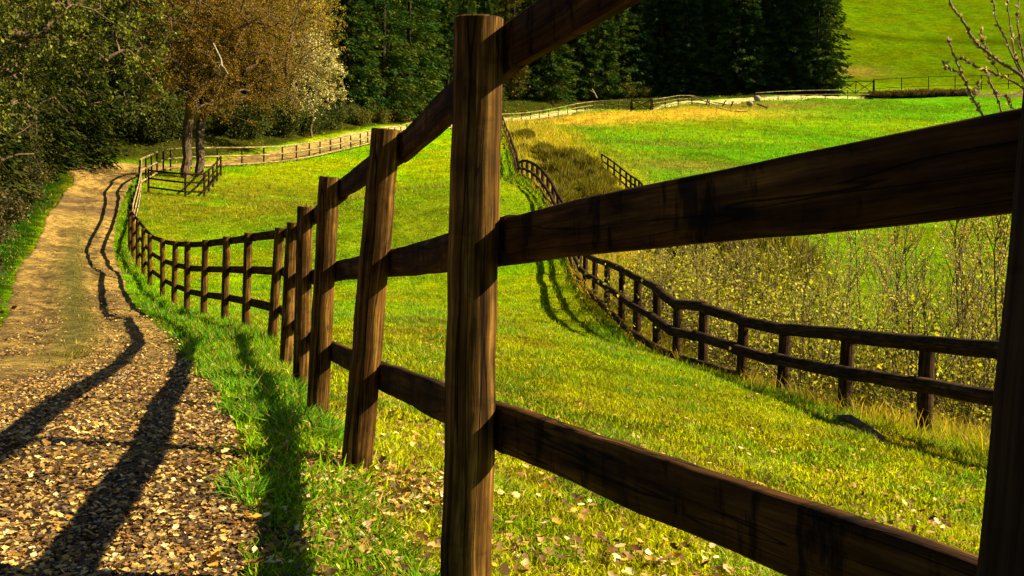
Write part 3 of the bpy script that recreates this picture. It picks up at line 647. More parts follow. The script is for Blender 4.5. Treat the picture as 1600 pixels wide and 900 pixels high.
def at_px(px, d): q = P(px, 150, d); return q[0], q[1]
for i, (px, d, s) in enumerate([(985, 148, .95), (1030, 150, 1.0), (1068, 149, 1.02), (1105, 151, 1.0), (1150, 149, 1.05), (1192, 151, 1.0), (1232, 150, 1.02), (1272, 150, 1.12)]):
    x, y = at_px(px, d); front.append((x, y, (s*1.05, s*1.05, s), i))
rg = np.random.default_rng(5)
for row in range(4):
    for px in np.arange(470+row*11, 1265, 33 if row < 2 else 42):
        d = np.interp(px, [470, 560, 640, 785, 900, 1000, 1300], [92, 98, 110, 134, 142, 147, 150])+row*7.5+rg.normal()*1.2+(0 if px < 970 else 7)
        x, y = at_px(px+rg.normal()*6, d); s = .85+.3*rg.random(); u_ = rg.random()
        if px > 965: dark.append((x, y, s, int(rg.integers(9))))
        elif u_ < (.16 if 540 < px < 720 else .08): brown.append((x, y, s, int(rg.integers(9))))
        else: (light if u_ < .85 else dark).append((x, y, s, int(rg.integers(9))))
pf = [spruce('x', (23, 25, 21)[i], 4.0, 640, 64, 70+i, GD, spl=.52, skirt=.0, droop=.42, wr=.13, power=(.75, .6, .85)[i]) for i in range(3)]
ordn = ['first', 'second', 'third', 'fourth', 'fifth', 'sixth']
def flab(i):
    return {7: 'dark spruce at the right end of the wood, branches sweeping down to the meadow', 0: 'dark spruce at the left end of the front row of dark spruces'}.get(i, '%s dark spruce from the meadow end of the front row' % ['', 'seventh', 'sixth', 'fifth', 'fourth', 'third', 'second'][i] if i < 7 else '')
scatter(pf, front, flab, 'front row of dark spruces')
scatter(pd, dark, 'dark green spruce standing among others inside the wood above the lane', 'dark spruces inside the wood')
scatter(pl, light, 'olive green sunlit spruce standing in the wooded slope above the lane', 'olive spruces on the wooded slope')
scatter(pb, brown, 'brown thinly leaved larch between the green spruces of the slope', 'brown larches on the wooded slope')

# dark spruces left of the track, shade put into the needle colour
px_ = [spruce('x', 19+2*i, 2.9, 760, 34, 80+i, [(.012, .020, .004), (.020, .028, .005), (.04, .042, .007)], spl=.34, skirt=.03, droop=.5) for i in range(3)]
left = []
for i, (px, d, s) in enumerate([(-150, 36, .9), (-40, 41, .9), (50, 50, .9), (112, 60, .95), (175, 74, .95), (215, 84, 1), (20, 58, 1), (-90, 50, 1.1), (95, 66, 1.1), (250, 92, 1), (300, 100, 1), (350, 100, 1.05), (400, 98, 1), (445, 100, 1), (150, 92, 1.1), (-180, 62, 1.1), (200, 100, 1.2), (325, 112, 1.2), (270, 118, 1.2), (380, 116, 1.2), (430, 115, 1.2), (480, 118, 1.2), (60, 84, 1.2), (0, 90, 1.2)]):
    x, y = at_px(px, d); left.append((x, y, s, i))
scatter(px_, left, 'dark drooping spruce in the shady wood left of the track', 'spruces left of the track')

# ------------------------------------------------------------------ broadleaf trees
def PB(px, py, d, rx, rz): return (P(px, py, d), rx, rz)
OR = [(.20, .105, .010), (.15, .09, .010), (.27, .145, .015), (.12, .09, .010)]
b1 = G(290, 279); leafy('budding_tree', 'orange-brown budding tree with a thick forked trunk, left of a trunk pair', 'tree', b1, P(296, 165, b1[1]+.3),
  [PB(300, 90, 54, 2.6, 2.4), PB(255, 120, 53, 1.8, 1.7), PB(350, 60, 55, 2.6, 2.4), PB(300, 10, 54, 3, 2.4), PB(235, 50, 53, 1.8, 2), PB(340, 150, 54, 1.7, 1.1), PB(360, 190, 55, 1, .6), PB(260, 175, 54, 1.2, .8), PB(400, 20, 55, 2.4, 2.4)], .25, 11, 420, 60, .085, OR, spread=.75, step=.7, minr=.014)
b2 = G(312, 277); leafy('budding_tree', 'orange-brown budding tree with paler trunk, right of the trunk pair', 'tree', b2, P(315, 190, b2[1]+.5),
  [PB(400, 90, 58, 3, 2.6), PB(350, 120, 57, 2.4, 2.0), PB(440, 50, 59, 3, 2.6), PB(400, 0, 58, 3, 2.4), PB(420, 150, 58, 1.9, 1.1), PB(330, 30, 57, 2.4, 2.4), PB(450, 110, 59, 2, 1.8)], .24, 12, 420, 60, .085, OR, spread=.8, step=.7, minr=.014)
b3 = G(452, 222); leafy('tall_budding_tree', 'tall golden-brown budding tree behind the blossoming tree', 'tree', b3+np.array([0, 4, .5]), P(455, 120, b3[1]+4),
  [PB(450, 40, 76, 3.2, 3), PB(490, 20, 76, 2.4, 3), PB(420, 0, 76, 3, 3), PB(500, 60, 76, 1.4, 1.4), PB(440, 110, 76, 2.4, 2)], .22, 13, 260, 60, .11, [(.34, .24, .03), (.26, .17, .02), (.45, .33, .06)], spread=.9, step=.8, minr=.016)
b4 = G(486, 218); leafy('blossoming_tree', 'round tree covered in pale cream blossom in front of dark spruces', 'tree', b4, P(488, 165, b4[1]),
  [PB(500, 110, 72, 1.7, 1.7), PB(478, 155, 72, 1.6, 1.3), PB(515, 145, 72, 1.2, 1.2), PB(485, 75, 72, 1.5, 1.3), PB(460, 105, 72, 1.3, 1.3), PB(520, 100, 72, 1, 1.1)], .10, 14, 190, 46, .10, [(.55, .48, .26), (.42, .33, .10), (.62, .57, .38), (.16, .12, .03)], spread=.7, step=.5, ratio=.42)
bA = G(-110, 420); leafy('beech', 'broadleaf tree with fresh pale green leaves hanging over the track', 'tree', bA, P(-60, 60, bA[1]+1.5),
  [PB(160, 50, 27, 1.5, .8), PB(90, 90, 27, 1.4, .9), PB(200, 110, 28, .9, .7), PB(215, 185, 29, .5, .45), PB(50, 20, 26, 1.5, .9), PB(235, 35, 28.5, .8, .55), PB(170, 150, 28, .7, .45), PB(110, 0, 27, 1.8, .5), PB(20, 110, 26, 1.2, .9), PB(-60, 60, 25, 1.6, 1.3), PB(150, -60, 28, 2, .8), PB(-30, 180, 25, 1.0, .9), PB(245, 80, 29, .5, .35)], .13, 15, 330, 52, .085, [(.10, .11, .008), (.06, .07, .007), (.18, .19, .02), (.035, .045, .006)], spread=.5, step=.5, ratio=.36, droop=-.5)
bO = G(-260, 330); leafy('beech', 'dark leafy tree at the left edge with its trunk outside the view', 'tree', bO, P(-200, 60, bO[1]),
  [PB(-40, 160, 34, 2.0, 1.8), PB(20, 230, 34, 1.2, 1.0), PB(-60, 40, 34, 2.5, 2), PB(20, 80, 36, 1.6, 1.6), PB(60, 180, 37, 1.2, 1.2)], .25, 16, 220, 55, .09, [(.035, .042, .006), (.05, .05, .007), (.025, .03, .005)], spread=.7, step=.7)

# ------------------------------------------------------------------ bushes
def bush(name, label, cat, R, h, n, cols, seed, kind='leaf', lsz=.1, stems=14):
    rg = np.random.default_rng(seed); root = empty(name, (0, 0, -500), label, cat); o = np.array([0, 0, -500.0])
    ends = randdir(stems, rg); ends[:, 2] = np.abs(ends[:, 2])*.8+.4; ends = unit(ends)*np.array([R, R, h])*(.75+.3*rg.random((stems, 1)))
    mb = MB()
    for i, e in enumerate(ends):
        b_ = np.array([e[0]*.12, e[1]*.12, -.15]); pts = [o+b_+(e-b_)*t+np.array([0, 0, .15*h*math.sin(math.pi*t)])+rg.normal(size=3)*.03*R*(0 < t < 1) for t in np.linspace(0, 1, 6)]
        tube(mb, pts, np.linspace(.022, .006, 6)*max(1, R*.6)*(.4 if name == 'gully_shrub' else 1), 4, 0, False)
    mb.build('stems', M['twig'], root, origin=(0, 0, -500))
    if kind == 'broom':
        k = rg.integers(0, stems, n); s = rg.random((n, 1))**.6; C = o+ends[k]*s*np.array([1, 1, .85])+rg.normal(size=(n, 3))*np.array([.16*R, .16*R, .05*h]); C[:, 2] = np.maximum(C[:, 2], o[2]+.02)
        D = unit(np.c_[ends[k][:, :2]*.35, np.full(n, 1.0)]+rg.normal(size=(n, 3))*.22); L = lsz*(.5+rg.random(n)); V, Fq = leaf_quads(C, D, L, L*.035+.004, rg)
    else:
        k = rg.integers(0, stems, n); s = rg.random((n, 1))**.5; C = o+ends[k]*s+rg.normal(size=(n, 3))*np.array([.17*R, .17*R, .15*h]); C[:, 2] = np.abs(C[:, 2]-o[2])+o[2]
        D = unit(randdir(n, rg)+np.array([0, 0, .2])); L = lsz*(.5+rg.random(n)); V, Fq = leaf_quads(C, D, L, L*(.34 if kind == 'leaf' else .05), rg)
    cl = fbm(C[:, 0], C[:, 1]+C[:, 2], 2/R, seed, 2); col = rcol(n, cols, rg, .35)*(.5+1.0*cl[:, None])
    mesh_np('foliage', V, [Fq], M['leaf'], root, col=np.repeat(np.clip(col, 0, 1), 4, 0), origin=(0, 0, -500)); return root
DG = [(.03, .045, .008), (.05, .06, .01), (.08, .085, .012)]
hb = [bush('hedge_bush', 'x', 'bush', 2.0, 2.6, 5200, DG, 200+i, lsz=.16) for i in range(3)]
sp = []
for i, (px, py, s) in enumerate([(345, 226, .9), (372, 224, 1.0), (400, 222, .9), (428, 222, 1.1), (455, 218, .9), (480, 214, .9), (510, 208, .8), (540, 200, .7), (262, 228, 1), (235, 236, 1.1), (205, 240, 1.2)]):
    q = G(px, py); sp.append((q[0], q[1]+3, s, i))
scatter(hb, sp, 'dark evergreen bush in the hedge behind the pale lane fence', 'dark bushes behind the lane fence')
hb = [bush('hedge_bush', 'x', 'bush', 2.2, 2.0, 3800, [(.13, .10, .015), (.09, .10, .015), (.17, .12, .02), (.06, .09, .012)], 210+i, lsz=.16) for i in range(3)]
sp = []
for i, (px, d, s) in enumerate([(560, 95, .8), (590, 99, .8), (620, 104, .9), (652, 109, 1.1), (680, 114, 1), (800, 136, 1.2), (830, 138, 1.1), (862, 140, 1.2), (895, 142, 1.0), (925, 143, 1.2), (950, 144, .9), (975, 145, 1.0), (1005, 146, .8), (735, 124, 1.1), (765, 130, 1.1)]):
    x, y = at_px(px, d); sp.append((x, y, s, i))
scatter(hb, sp, 'olive-brown bush at the foot of the wooded slope beside the lane', 'bushes at the foot of the wood')
sc_ = [bush('scrub_clump', 'x', 'scrub', 2.2, 1.0, 2600, [(.07, .04, .010), (.05, .035, .008), (.10, .06, .015)], 250+i, 'leaf', .16) for i in range(2)]
sp = []
for i in range(15):
    q = P(1362+i*10.5, 152, 144.5+i*.15); sp.append((q[0], q[1], (1.0, 1.0, .75+.3*((i*.618) % 1)), i))
scatter(sc_, sp, 'low dark brown scrub clump on the bank below the thin far fence', 'brown scrub on the far bank')
br_ = [bush('broom_shrub', 'x', 'shrub', 1.5, 1.8, 5200, [(.12, .11, .008), (.17, .13, .012), (.09, .10, .008), (.20, .16, .015)], 220+i, 'broom', .42, 30) for i in range(3)]
sp = []
for i, (px, py, s) in enumerate([(812, 222, .85), (822, 218, .7), (818, 238, .5), (862, 262, .9), (848, 246, .8), (878, 262, 1.0), (896, 262, 1.0), (868, 285, 1.0), (915, 275, .95), (930, 286, .75), (940, 296, .7), (890, 300, .8), (905, 318, .8), (925, 320, .8), (958, 312, .5), (925, 305, .7), (880, 322, .6), (1120, 432, 1.15), (1160, 440, 1.2), (1200, 448, 1.25), (1230, 462, 1.1), (1085, 420, 1.1), (1180, 475, 1.0), (1050, 415, 1.0)]):
    q = G(px, py); sp.append((q[0], q[1], s*(.76 if i < 17 else .85), i))
scatter(br_, sp, lambda i: ('olive broom shrub among yellow grass beside the lattice of dark posts' if i < 17 else 'dark olive broom shrub down in the gully behind the log fence'), 'broom shrubs of the gully')
for o in [o for o in COL.objects if o.get('group') == 'broom shrubs of the gully' and 'behind the log' in o['label']]: o['group'] = 'broom shrubs behind the log fence'
bb = [bush('bramble', 'x', 'bramble', 1.2, 1.1, 2600, [(.05, .045, .012), (.10, .07, .02), (.035, .045, .01), (.16, .11, .05)], 230+i, 'leaf', .10, 40) for i in range(3)]
sp = []
for i, (px, py, s) in enumerate([(-40, 400, .8), (0, 380, .75), (25, 352, .8), (-30, 450, .7), (45, 318, .9), (10, 318, 1.0), (62, 292, 1.0), (30, 285, 1.1), (85, 262, 1.1), (-80, 350, 1.1), (-20, 330, 1.1), (50, 262, 1.2), (-60, 520, .6), (100, 246, 1.0)]):
    q = G(px, py); sp.append((q[0]-.3, q[1], s, i))
scatter(bb, sp, 'dark tangled bramble on the shaded bank left of the track', 'brambles on the left bank')

# ------------------------------------------------------------------ saplings and shoots in the gully
def sapling(seed, h, cols, name='sapling', nl=26, lsz=.045, r=.024, ntar=18):
    rg = np.random.default_rng(seed); o = np.array([0, 0, -500.0]); root = empty(name, tuple(o), 'x', 'sapling'); mb = MB(); C = []
    def twig(p, d, L, r_, lev):
        m = 6; pts = [p]; d = d/np.linalg.norm(d); q = p.copy(); dd = d.copy()
        for k in range(m): dd = dd+rg.normal(size=3)*.07+np.array([0, 0, .10 if lev else .0]); dd /= np.linalg.norm(dd); q = q+dd*L/m; pts.append(q.copy())
        pts = np.array(pts); tube(mb, pts, np.linspace(r_, max(r_*.35, .002), m+1), 5 if lev == 0 else 4, 0, False)
        if lev:
            n_ = int(nl*(.5+rg.random())*(.7 if lev == 1 else .5)); k = rg.integers(1, m, n_); t_ = rg.random((n_, 1)); C.append(pts[k]*(1-t_)+pts[k+1]*t_+rg.normal(size=(n_, 3))*.015)
        if lev < 2:
            nb = ntar if lev == 0 else int(rg.integers(1, 4))
            for b_ in range(nb):
                t_ = .22+.75*rg.random() if lev == 0 else .3+.6*rg.random(); k = min(int(t_*m), m-1); pp = pts[k]+(pts[k+1]-pts[k])*(t_*m-k); a_ = rg.random()*6.283; ax = (pts[k+1]-pts[k]); ax /= np.linalg.norm(ax)
                twig(pp, ax*.8+np.array([math.cos(a_), math.sin(a_), .1])*(.45+.4*rg.random()), (L*(.42*(1-t_)+.12) if lev == 0 else L*.45)*(.7+.6*rg.random()), r_*.5*(1-.4*t_)+.0012, lev+1)
    twig(o-np.array([0, 0, .2]), np.array([rg.normal()*.08, rg.normal()*.08, 1.0]), h, r, 0)
    if rg.random() < .5: twig(o-np.array([0, 0, .2]), np.array([rg.normal()*.25, rg.normal()*.25, 1.0]), h*.75, r*.7, 0)
    mb.build('trunk', M['twig'], root, origin=(0, 0, -500))
    C = np.concatenate(C); n = len(C); D = unit(randdir(n, rg)+np.array([0, 0, .3])); L = lsz*(.5+rg.random(n)); V, Fq = leaf_quads(C, D, L, L*.36, rg)
    mesh_np('crown', V, [Fq], M['leaf'], root, col=np.repeat(rcol(n, cols, rg, .3), 4, 0), origin=(0, 0, -500)); return root
SG = [(.46, .46, .03), (.38, .42, .03), (.55, .50, .06), (.32, .28, .03)]; SO = [(.40, .26, .06), (.34, .30, .05), (.45, .36, .08)]
ps = [sapling(300+i, 3.2+.4*i, SG if i < 4 else SO, nl=(10, 26, 18, 30, 22, 14)[i], ntar=(10, 18, 14, 22, 18, 12)[i]) for i in range(6)]
def beyond_log(px, d): q = P(px, 520, d); return q[0], q[1]
sp = []; rg = np.random.default_rng(77)
for i, (px, d, s) in enumerate([(1005, 27, 1), (1030, 25, .9), (1062, 24, 1.1), (1090, 22, 1.0), (1108, 21.5, 1.15), (1140, 20.5, .8), (1170, 20, .9), (1200, 23, 1.0), (1235, 18.5, .75), (1262, 21, .95), (1290, 17.5, .85), (1318, 19.5, 1.05), (1345, 16.5, .7), (1375, 18, 1.1), (1385, 16, .8), (1415, 17, 1.15), (1440, 14.5, .75), (1462, 16, 1.05), (1485, 14, .85), (1505, 15.5, 1.2), (1525, 13.5, .8), (1545, 16, 1.1), (1565, 13, .9), (1600, 13.5, 1), (1640, 12.5, .9), (1350, 24, 1.2), (1240, 26, 1.1), (1480, 19, 1.2), (1405, 21, 1.2), (1130, 25, 1.1), (1550, 19, 1.2), (1045, 29, 1.0)]+[(1020+19*q, 24.5-.0175*19*q+1.5*((q*.618) % 1)*4, .7+.35*((q*.37) % 1)) for q in range(30)]):
    x, y = beyond_log(px, d); sp.append((x, y, s*(.62 if px < 1250 else .85), int(rg.integers(6))))
scatter(ps, sp, 'thin sapling with small yellow-green leaves growing behind the log fence', 'saplings behind the log fence')
pt = [bush('gully_shrub', 'x', 'shrub', 1.1, 1.6, 850, [(.46, .46, .03), (.30, .32, .02), (.50, .40, .04), (.14, .14, .012), (.20, .15, .02)], 330+i, 'leaf', .048, 30) for i in range(3)]
sp = []
for i in range(50):
    px = 1000+620*((i*.618) % 1); d = np.interp(px, [1000, 1150, 1300, 1450, 1620], [23, 18.5, 15.5, 13, 11.5])+rg.random()*4.5; x, y = beyond_log(px, d); sp.append((x, y, .95+.5*rg.random(), i))
scatter(pt, sp, 'low twiggy shrub with fresh yellow-green leaves beneath the saplings of the gully', 'low shrubs under the saplings')
# budding tree at the right edge
rg = np.random.default_rng(9); bR = np.array([3.75, 6.2, Hs(3.75, 6.2)])
root = empty('bare_tree', tuple(bR), 'bare tree with pale swelling buds reaching in at the right edge', 'tree')
lines = [[(1720, 260), (1650, 185), (1595, 120), (1541, 80), (1520, 60), (1506, 34), (1493, 18), (1481, -6)], [(1650, 185), (1602, 140), (1560, 116), (1520, 101), (1500, 90)], [(1700, 420), (1600, 300), (1540, 190), (1521, 156), (1507, 126), (1496, 100), (1483, 62)],
         [(1650, 185), (1604, 125), (1586, 82), (1579, 40), (1573, -8)], [(1670, 200), (1612, 120), (1595, 70), (1590, 30), (1593, -10)], [(1640, 340), (1578, 205), (1558, 152), (1545, 122), (1536, 108)], [(1508, 127), (1494, 112), (1480, 106), (1476, 98)], [(1600, 128), (1570, 60), (1556, 30), (1550, -6)],
         [(1541, 80), (1534, 62), (1533, 46)], [(1560, 116), (1546, 90), (1543, 76)], [(1521, 156), (1526, 140), (1528, 128)], [(1602, 140), (1570, 150), (1556, 142)], [(1604, 180), (1580, 168), (1571, 150)]]
rr0 = [.013, .008, .010, .007, .008, .007, .004, .006, .0035, .0035, .0035, .004, .004]; mb = MB(); C = []; D = []
paths3 = [[bR-np.array([0, 0, .3]), bR+np.array([.05, 0, 1.0]), P(1720, 260, 6.4)]]+[[P(px, py, 6.4+.12*math.sin(i*2.1)*(k_ > 0)) for k_, (px, py) in enumerate(l)] for i, l in enumerate(lines)]
for i, l in enumerate(paths3):
    q = catmull(np.array(l), 4)
    if i: q[1:-1] += rg.normal(size=(len(q)-2, 3))*.0035
    r_ = .04 if i == 0 else rr0[i-1]; tube(mb, q, np.linspace(r_, r_*.6 if i == 0 else r_*.4, len(q)), 8, .15, i > 0, i)
    if i:
        m = len(q)*2; k = rg.integers(len(q)//4, len(q)-1, m); s_ = rg.random((m, 1)); C.append(q[k]*(1-s_)+q[k+1]*s_); D.append(unit(randdir(m, rg)*.7+unit(q[k+1]-q[k])))
mb.build('trunk', M['twig'], root, origin=tuple(bR))
C = np.concatenate(C); D = np.concatenate(D); C = np.repeat(C, 3, 0); D = unit(np.repeat(D, 3, 0)+randdir(len(C), rg)*.25); L = .024*(.5+rg.random(len(C))); V, Fq = leaf_quads(C, D, L, L*.3, rg)
mesh_np('crown', V, [Fq], M['leaf'], root, col=np.repeat(rcol(len(C), [(.4, .3, .2), (.2, .12, .07), (.5, .42, .28)], rg), 4, 0), origin=tuple(bR))

# ------------------------------------------------------------------ small things
rg = np.random.default_rng(21)
def rock(name, label, p, r, seed, m_='stone', sq=.6, group=None):
    g = np.random.default_rng(seed); bpy_v = []; n, k = 10, 7
    th = np.linspace(0, 2*math.pi, n, endpoint=False); V = [[0, 0, -sq*r]]
    for j in range(1, k):
        f_ = math.pi*j/k
        for a_ in th: q = 1+.25*(vnoise(np.array([math.cos(a_)*1.5+seed]), np.array([f_*1.5+math.sin(a_)]), seed)[0]-.5)*2; V.append([math.sin(f_)*math.cos(a_)*r*q, math.sin(f_)*math.sin(a_)*r*q*.8, -math.cos(f_)*sq*r*q])
    V.append([0, 0, sq*r]); V = np.array(V); F3 = [(0, 1+(j+1) % n, 1+j) for j in range(n)]+[(len(V)-1, 1+(k-2)*n+j, 1+(k-2)*n+(j+1) % n) for j in range(n)]
    F4 = [(1+i*n+j, 1+i*n+(j+1) % n, 1+(i+1)*n+(j+1) % n, 1+(i+1)*n+j) for i in range(k-2) for j in range(n)]
    o = mesh_np(name, V+p, [np.array(F3), np.array(F4)], M[m_], origin=tuple(p), smooth=True); return tag(o, label, 'stone', group)
rock('stone', 'larger white stone beside the end of the low pale rail', P(1183, 156, 136)+np.array([0, 0, .2]), .5, 1, sq=.8)
rock('stone', 'smaller white stone on the bank left of the larger one', P(1172, 163, 134)+np.array([0, 0, .1]), .42, 2, sq=.8)
for i, (px, py, r) in enumerate([(186, 598, .07), (98, 700, .05), (170, 792, .04), (330, 862, .035), (48, 575, .06), (250, 650, .035), (60, 840, .04), (210, 735, .03), (120, 610, .05)]):
    q = G(px, py); rock('stone', 'flat pale stone bedded in the middle of the sandy track' if i == 0 else 'small stone lying loose on the sandy track', q+np.array([0, 0, .006]), r, 10+i, sq=.35, group=None if i == 0 else 'small stones on the track')
q = G(1345, 672); a_ = G(1300, 652); b_ = G(1378, 690)
mb = MB(); pts = np.array([a_, a_*.6+b_*.4+np.array([0, 0, .06]), b_*.7+a_*.3+np.array([0, 0, .03]), b_]); pts[:, 2] += .06; tube(mb, pts-np.array([0, 0, .03]), [.03, .045, .045, .03], 10, .2, True)
tag(mb.build('fallen_log', M['bark'], None, origin=tuple(pts[1])), 'dark rotting log lying in the grass at the foot of the log fence', 'log')
sn = P(925, 150, 138); bars('dead_branch', 'bleached dead branch sticking out of the slope above the lane', 'branch', [('stem', [P(933, 153, 138), P(929, 145, 138), P(925, 139, 138)], .07, M['bark_pale']), ('side_branch', [P(929, 146, 138), P(922, 141, 138.5)], .05, M['bark_pale'])], P(933, 153, 138))
q0 = P(343, 70, 51); bars('broken_branch', 'pale broken branch hanging in the orange-brown tree crown', 'branch', [('stem', [P(333, 68, 51), P(345, 92, 51), P(347, 104, 50.8)], .05, M['bark_pale']), ('side_branch', [P(346, 96, 51), P(340, 108, 51), P(342, 117, 51)], .03, M['bark_pale']), ('side_branch', [P(347, 102, 51), P(352, 108, 51), P(356, 116, 51)], .03, M['bark_pale'])], q0)

# ------------------------------------------------------------------ grass blades, straw, fallen leaves
def sample(n, r0s, r1s, az0, az1, rg):
    r = r0s*(r1s/r0s)**rg.random(n); az = np.radians(az0+(az1-az0)*rg.random(n)); return r*np.sin(az), r*np.cos(az), r
def blades(name, x, y, h, wd, col, lean, matl, rg, label=None, seg=True, zoff=-.01):
    n = len(x); z = H(x, y)+zoff; B = np.c_[x, y, z]; a_ = rg.random(n)*6.283; S = np.c_[np.cos(a_), np.sin(a_), np.zeros(n)]; a2 = rg.random(n)*6.283; Ld = np.c_[np.cos(a2), np.sin(a2), np.zeros(n)]
    h = h[:, None]; wd = wd[:, None]; lean = lean[:, None]; up_ = np.array([0, 0, 1.0])
    Mi = B+up_*h*.55+Ld*h*lean*.3; T = B+up_*h*(1-.3*lean)+Ld*h*lean
    if seg:
        V = np.stack([B-S*wd, B+S*wd, Mi+S*wd*.75, Mi-S*wd*.75, T], 1).reshape(-1, 3); k = np.arange(n)[:, None]*5
        fs = [k+np.array([[0, 1, 2, 3]]), k+np.array([[3, 2, 4]])]; rep = 5
    else: V = np.stack([B-S*wd, B+S*wd, T], 1).reshape(-1, 3); fs = [np.arange(n*3).reshape(n, 3)]; rep = 3
    o = mesh_np(name, V, fs, matl, col=np.repeat(np.clip(col, 0, 1), rep, 0)); return tag(o, kind='stuff')
rg = np.random.default_rng(33)
def grass_field(name, n, r0s, r1s, seg, k, az=(-40, 40)):
    x, y, r = sample(n, r0s, r1s, az[0], az[1], rg); tu, td = track_uv(x, y)
    keep = (td > .04+.35*(fbm(x, y, 1.7, 91)-.5)) | ((np.abs(tu) < .22) & (r > 9) & (rg.random(len(x)) < .25))
    litter = blobs_litter(x, y); keep &= rg.random(len(x)) > litter*.55; pv = sstep(.5, .62, fbm(x, y, 1.9, 97, 3)); keep &= rg.random(len(x)) > .45*pv*((r < 12))
    x, y, r, tu = x[keep], y[keep], r[keep], tu[keep]; n = len(x)
    nf, ns = seg_dist(x, y, NF); lf, ls = seg_dist(x, y, LF); tuft = fbm(x, y, 2.2, 95, 3); tf = sstep(.52, .68, tuft)
    verge = (ns > 0)*(tu > 0)*1.0; gul = (ls < 0)*sstep(11, 1, lf)
    h = .026+.03*rg.random(n)+.045*tf*rg.random(n)+verge*(.008+.06*tf*rg.random(n)+.015*rg.random(n))+sstep(.5, .1, nf)*.03*rg.random(n)+gul*.22*rg.random(n)+sstep(1.2, .3, lf)*.12*rg.random(n)
    h = h*(1+.022*r)*k*(.85+.15*sstep(2.4, 4.5, r)); wd = (.0016+.0018*rg.random(n))*(1+.4*verge)+r*.00030
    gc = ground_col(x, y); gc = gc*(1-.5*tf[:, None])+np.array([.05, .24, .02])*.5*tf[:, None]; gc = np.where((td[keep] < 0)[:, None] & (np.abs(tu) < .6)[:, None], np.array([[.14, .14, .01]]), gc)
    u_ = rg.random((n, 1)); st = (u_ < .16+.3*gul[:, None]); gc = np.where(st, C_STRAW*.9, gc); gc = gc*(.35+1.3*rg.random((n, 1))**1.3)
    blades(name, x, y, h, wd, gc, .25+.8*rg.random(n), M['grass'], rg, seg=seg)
LIT = [G(600, 790), G(520, 735), G(560, 860), G(650, 770), G(455, 855), G(800, 862), G(960, 880)]
LR = [(.16, .36), (.14, .4), (.15, .25), (.18, .25), (.10, .2), (.15, .15), (.2, .2)]
def blobs_litter(x, y):
    t = 0
    for g, (a_, b_) in zip(LIT, LR): t = t+np.exp(-(((x-g[0])/a_)**2+((y-g[1])/b_)**2))
    return np.clip(t, 0, 1)
grass_field('grass', 290000, 1.6, 9, True, 1.0)
grass_field('grass', 420000, 9, 42, False, 1.0)
grass_field('grass', 160000, 42, 150, False, 1.6)
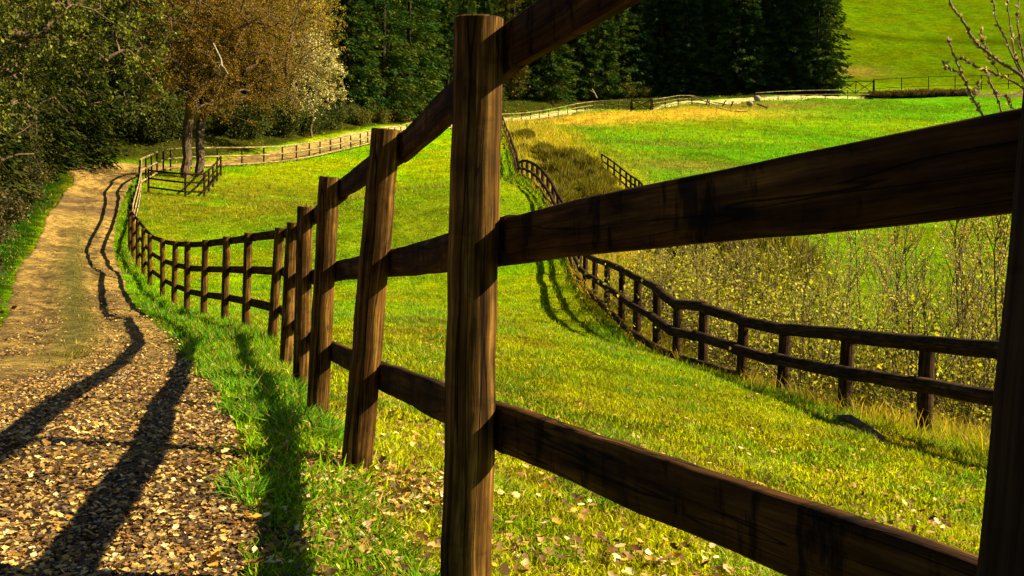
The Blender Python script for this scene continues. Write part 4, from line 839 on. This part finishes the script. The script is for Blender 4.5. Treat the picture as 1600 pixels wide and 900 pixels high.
# tall straw along the log fence and in the gully
L = np.r_[0, np.cumsum(np.linalg.norm(np.diff(LF, axis=0), axis=1))]; s = rg.random(26000)**1.2*46; x = np.interp(s, L, LF[:, 0])+np.abs(rg.normal(size=len(s)))*2.2-.25; y = np.interp(s, L, LF[:, 1])+rg.normal(size=len(s))*.5
cl = fbm(x, y, 1.5, 99, 2); m_ = cl > .42; x, y = x[m_], y[m_]; n = len(x)
blades('straw', x, y, (.12+.4*rg.random(n)), .002+.0003*np.hypot(x, y), np.tile(C_STRAW*np.array([1, .95, .6]), (n, 1))*(.5+.8*rg.random((n, 1))), .2+.8*rg.random(n), M['grass'], rg)
def fallen(name, x, y, size, cols, rg, curl=.5, dz=.012):
    n = len(x); a_ = rg.random(n)*6.283; tl = rg.normal(size=(n, 2))*.38; U = unit(np.c_[np.cos(a_), np.sin(a_), tl[:, 0]]); Sd = unit(np.cross(np.c_[tl[:, 1]*.7, tl[:, 0]*.5, np.ones(n)], U)); Nn = np.cross(U, Sd); c0 = np.c_[x, y, H(x, y)+dz+.014*rg.random(n)]
    sh = np.array([(0, 0, 0), (.22, .30, .5), (.42, .20, .2), (.62, .34, .6), (1, 0, .5), (.62, -.34, .6), (.42, -.20, .2), (.22, -.30, .5), (.5, 0, -.1)])
    cu = curl*(rg.random(n)*1.3-.3)
    V = np.stack([c0+U*((p[0]-.5)*size)[:, None]+Sd*(p[1]*size)[:, None]+Nn*(p[2]*size*cu*.5)[:, None] for p in sh], 1).reshape(-1, 3); k = np.arange(n)[:, None]*9
    fs = [k+np.array([[0, 8, 2, 1]]), k+np.array([[2, 8, 4, 3]]), k+np.array([[0, 7, 6, 8]]), k+np.array([[8, 6, 5, 4]])]
    return tag(mesh_np(name, V, fs, M['litter'], col=np.repeat(rcol(n, cols, rg, .35), 9, 0)), kind='stuff')
LC = [(.34, .20, .05), (.44, .30, .08), (.24, .12, .025), (.08, .028, .008), (.36, .20, .02), (.13, .06, .015), (.52, .40, .17), (.05, .022, .008), (.10, .05, .015), (.07, .035, .01)]
LC = [tuple(min(1, 1.3*q) for q in c_) for c_ in LC]
def on_track(n, u0, u1, r0s, r1s, p=1):
    x, y, r = sample(n*6, r0s, r1s, -40, 10, rg); tu, td = track_uv(x, y); u_ = rg.random(len(x)); m_ = (tu > u0) & (tu < u1) & (u_ < np.clip((tu-u0)/(u1-u0), 0, 1)**p); m_ &= rg.random(len(x)) < sstep(r1s, r1s*.12, r)*(.35+.65*sstep(.38, .58, fbm(x, y, 1.1, 111))); return x[m_][:n], y[m_][:n], r[m_][:n]
x, y, r = on_track(24000, -1.0, 1.02, 1.8, 30); fallen('fallen_leaves', x, y, (.008+.026*rg.random(len(x))**3)*(1+.03*r), LC, rg)
x, y, r = on_track(60000, -1.0, 1.04, 1.8, 45, .3); fallen('leaf_litter', x, y, (.010+.016*rg.random(len(x)))*(1+.05*r), LC[:3]+[(.07, .04, .015), (.04, .02, .008), (.10, .06, .02), (.20, .13, .05), (.03, .015, .006)], rg)
xs = []; ys = []
for (g, (a_, b_)), n in zip(zip(LIT, LR), (420, 280, 260, 220, 100, 60, 50)): xs.append(g[0]+rg.normal(size=n)*a_*.8); ys.append(g[1]+rg.normal(size=n)*b_*.8)
x = np.concatenate(xs); y = np.concatenate(ys); fallen('fallen_leaves', x, y, .02+.03*rg.random(len(x)), LC, rg, .8, .015)
x, y, r = sample(4200, 2, 18, -28, 32, rg); tu, td = track_uv(x, y); m_ = td > 0; fallen('fallen_leaves', x[m_], y[m_], .02+.03*rg.random(m_.sum()), LC, rg, .8, .03)
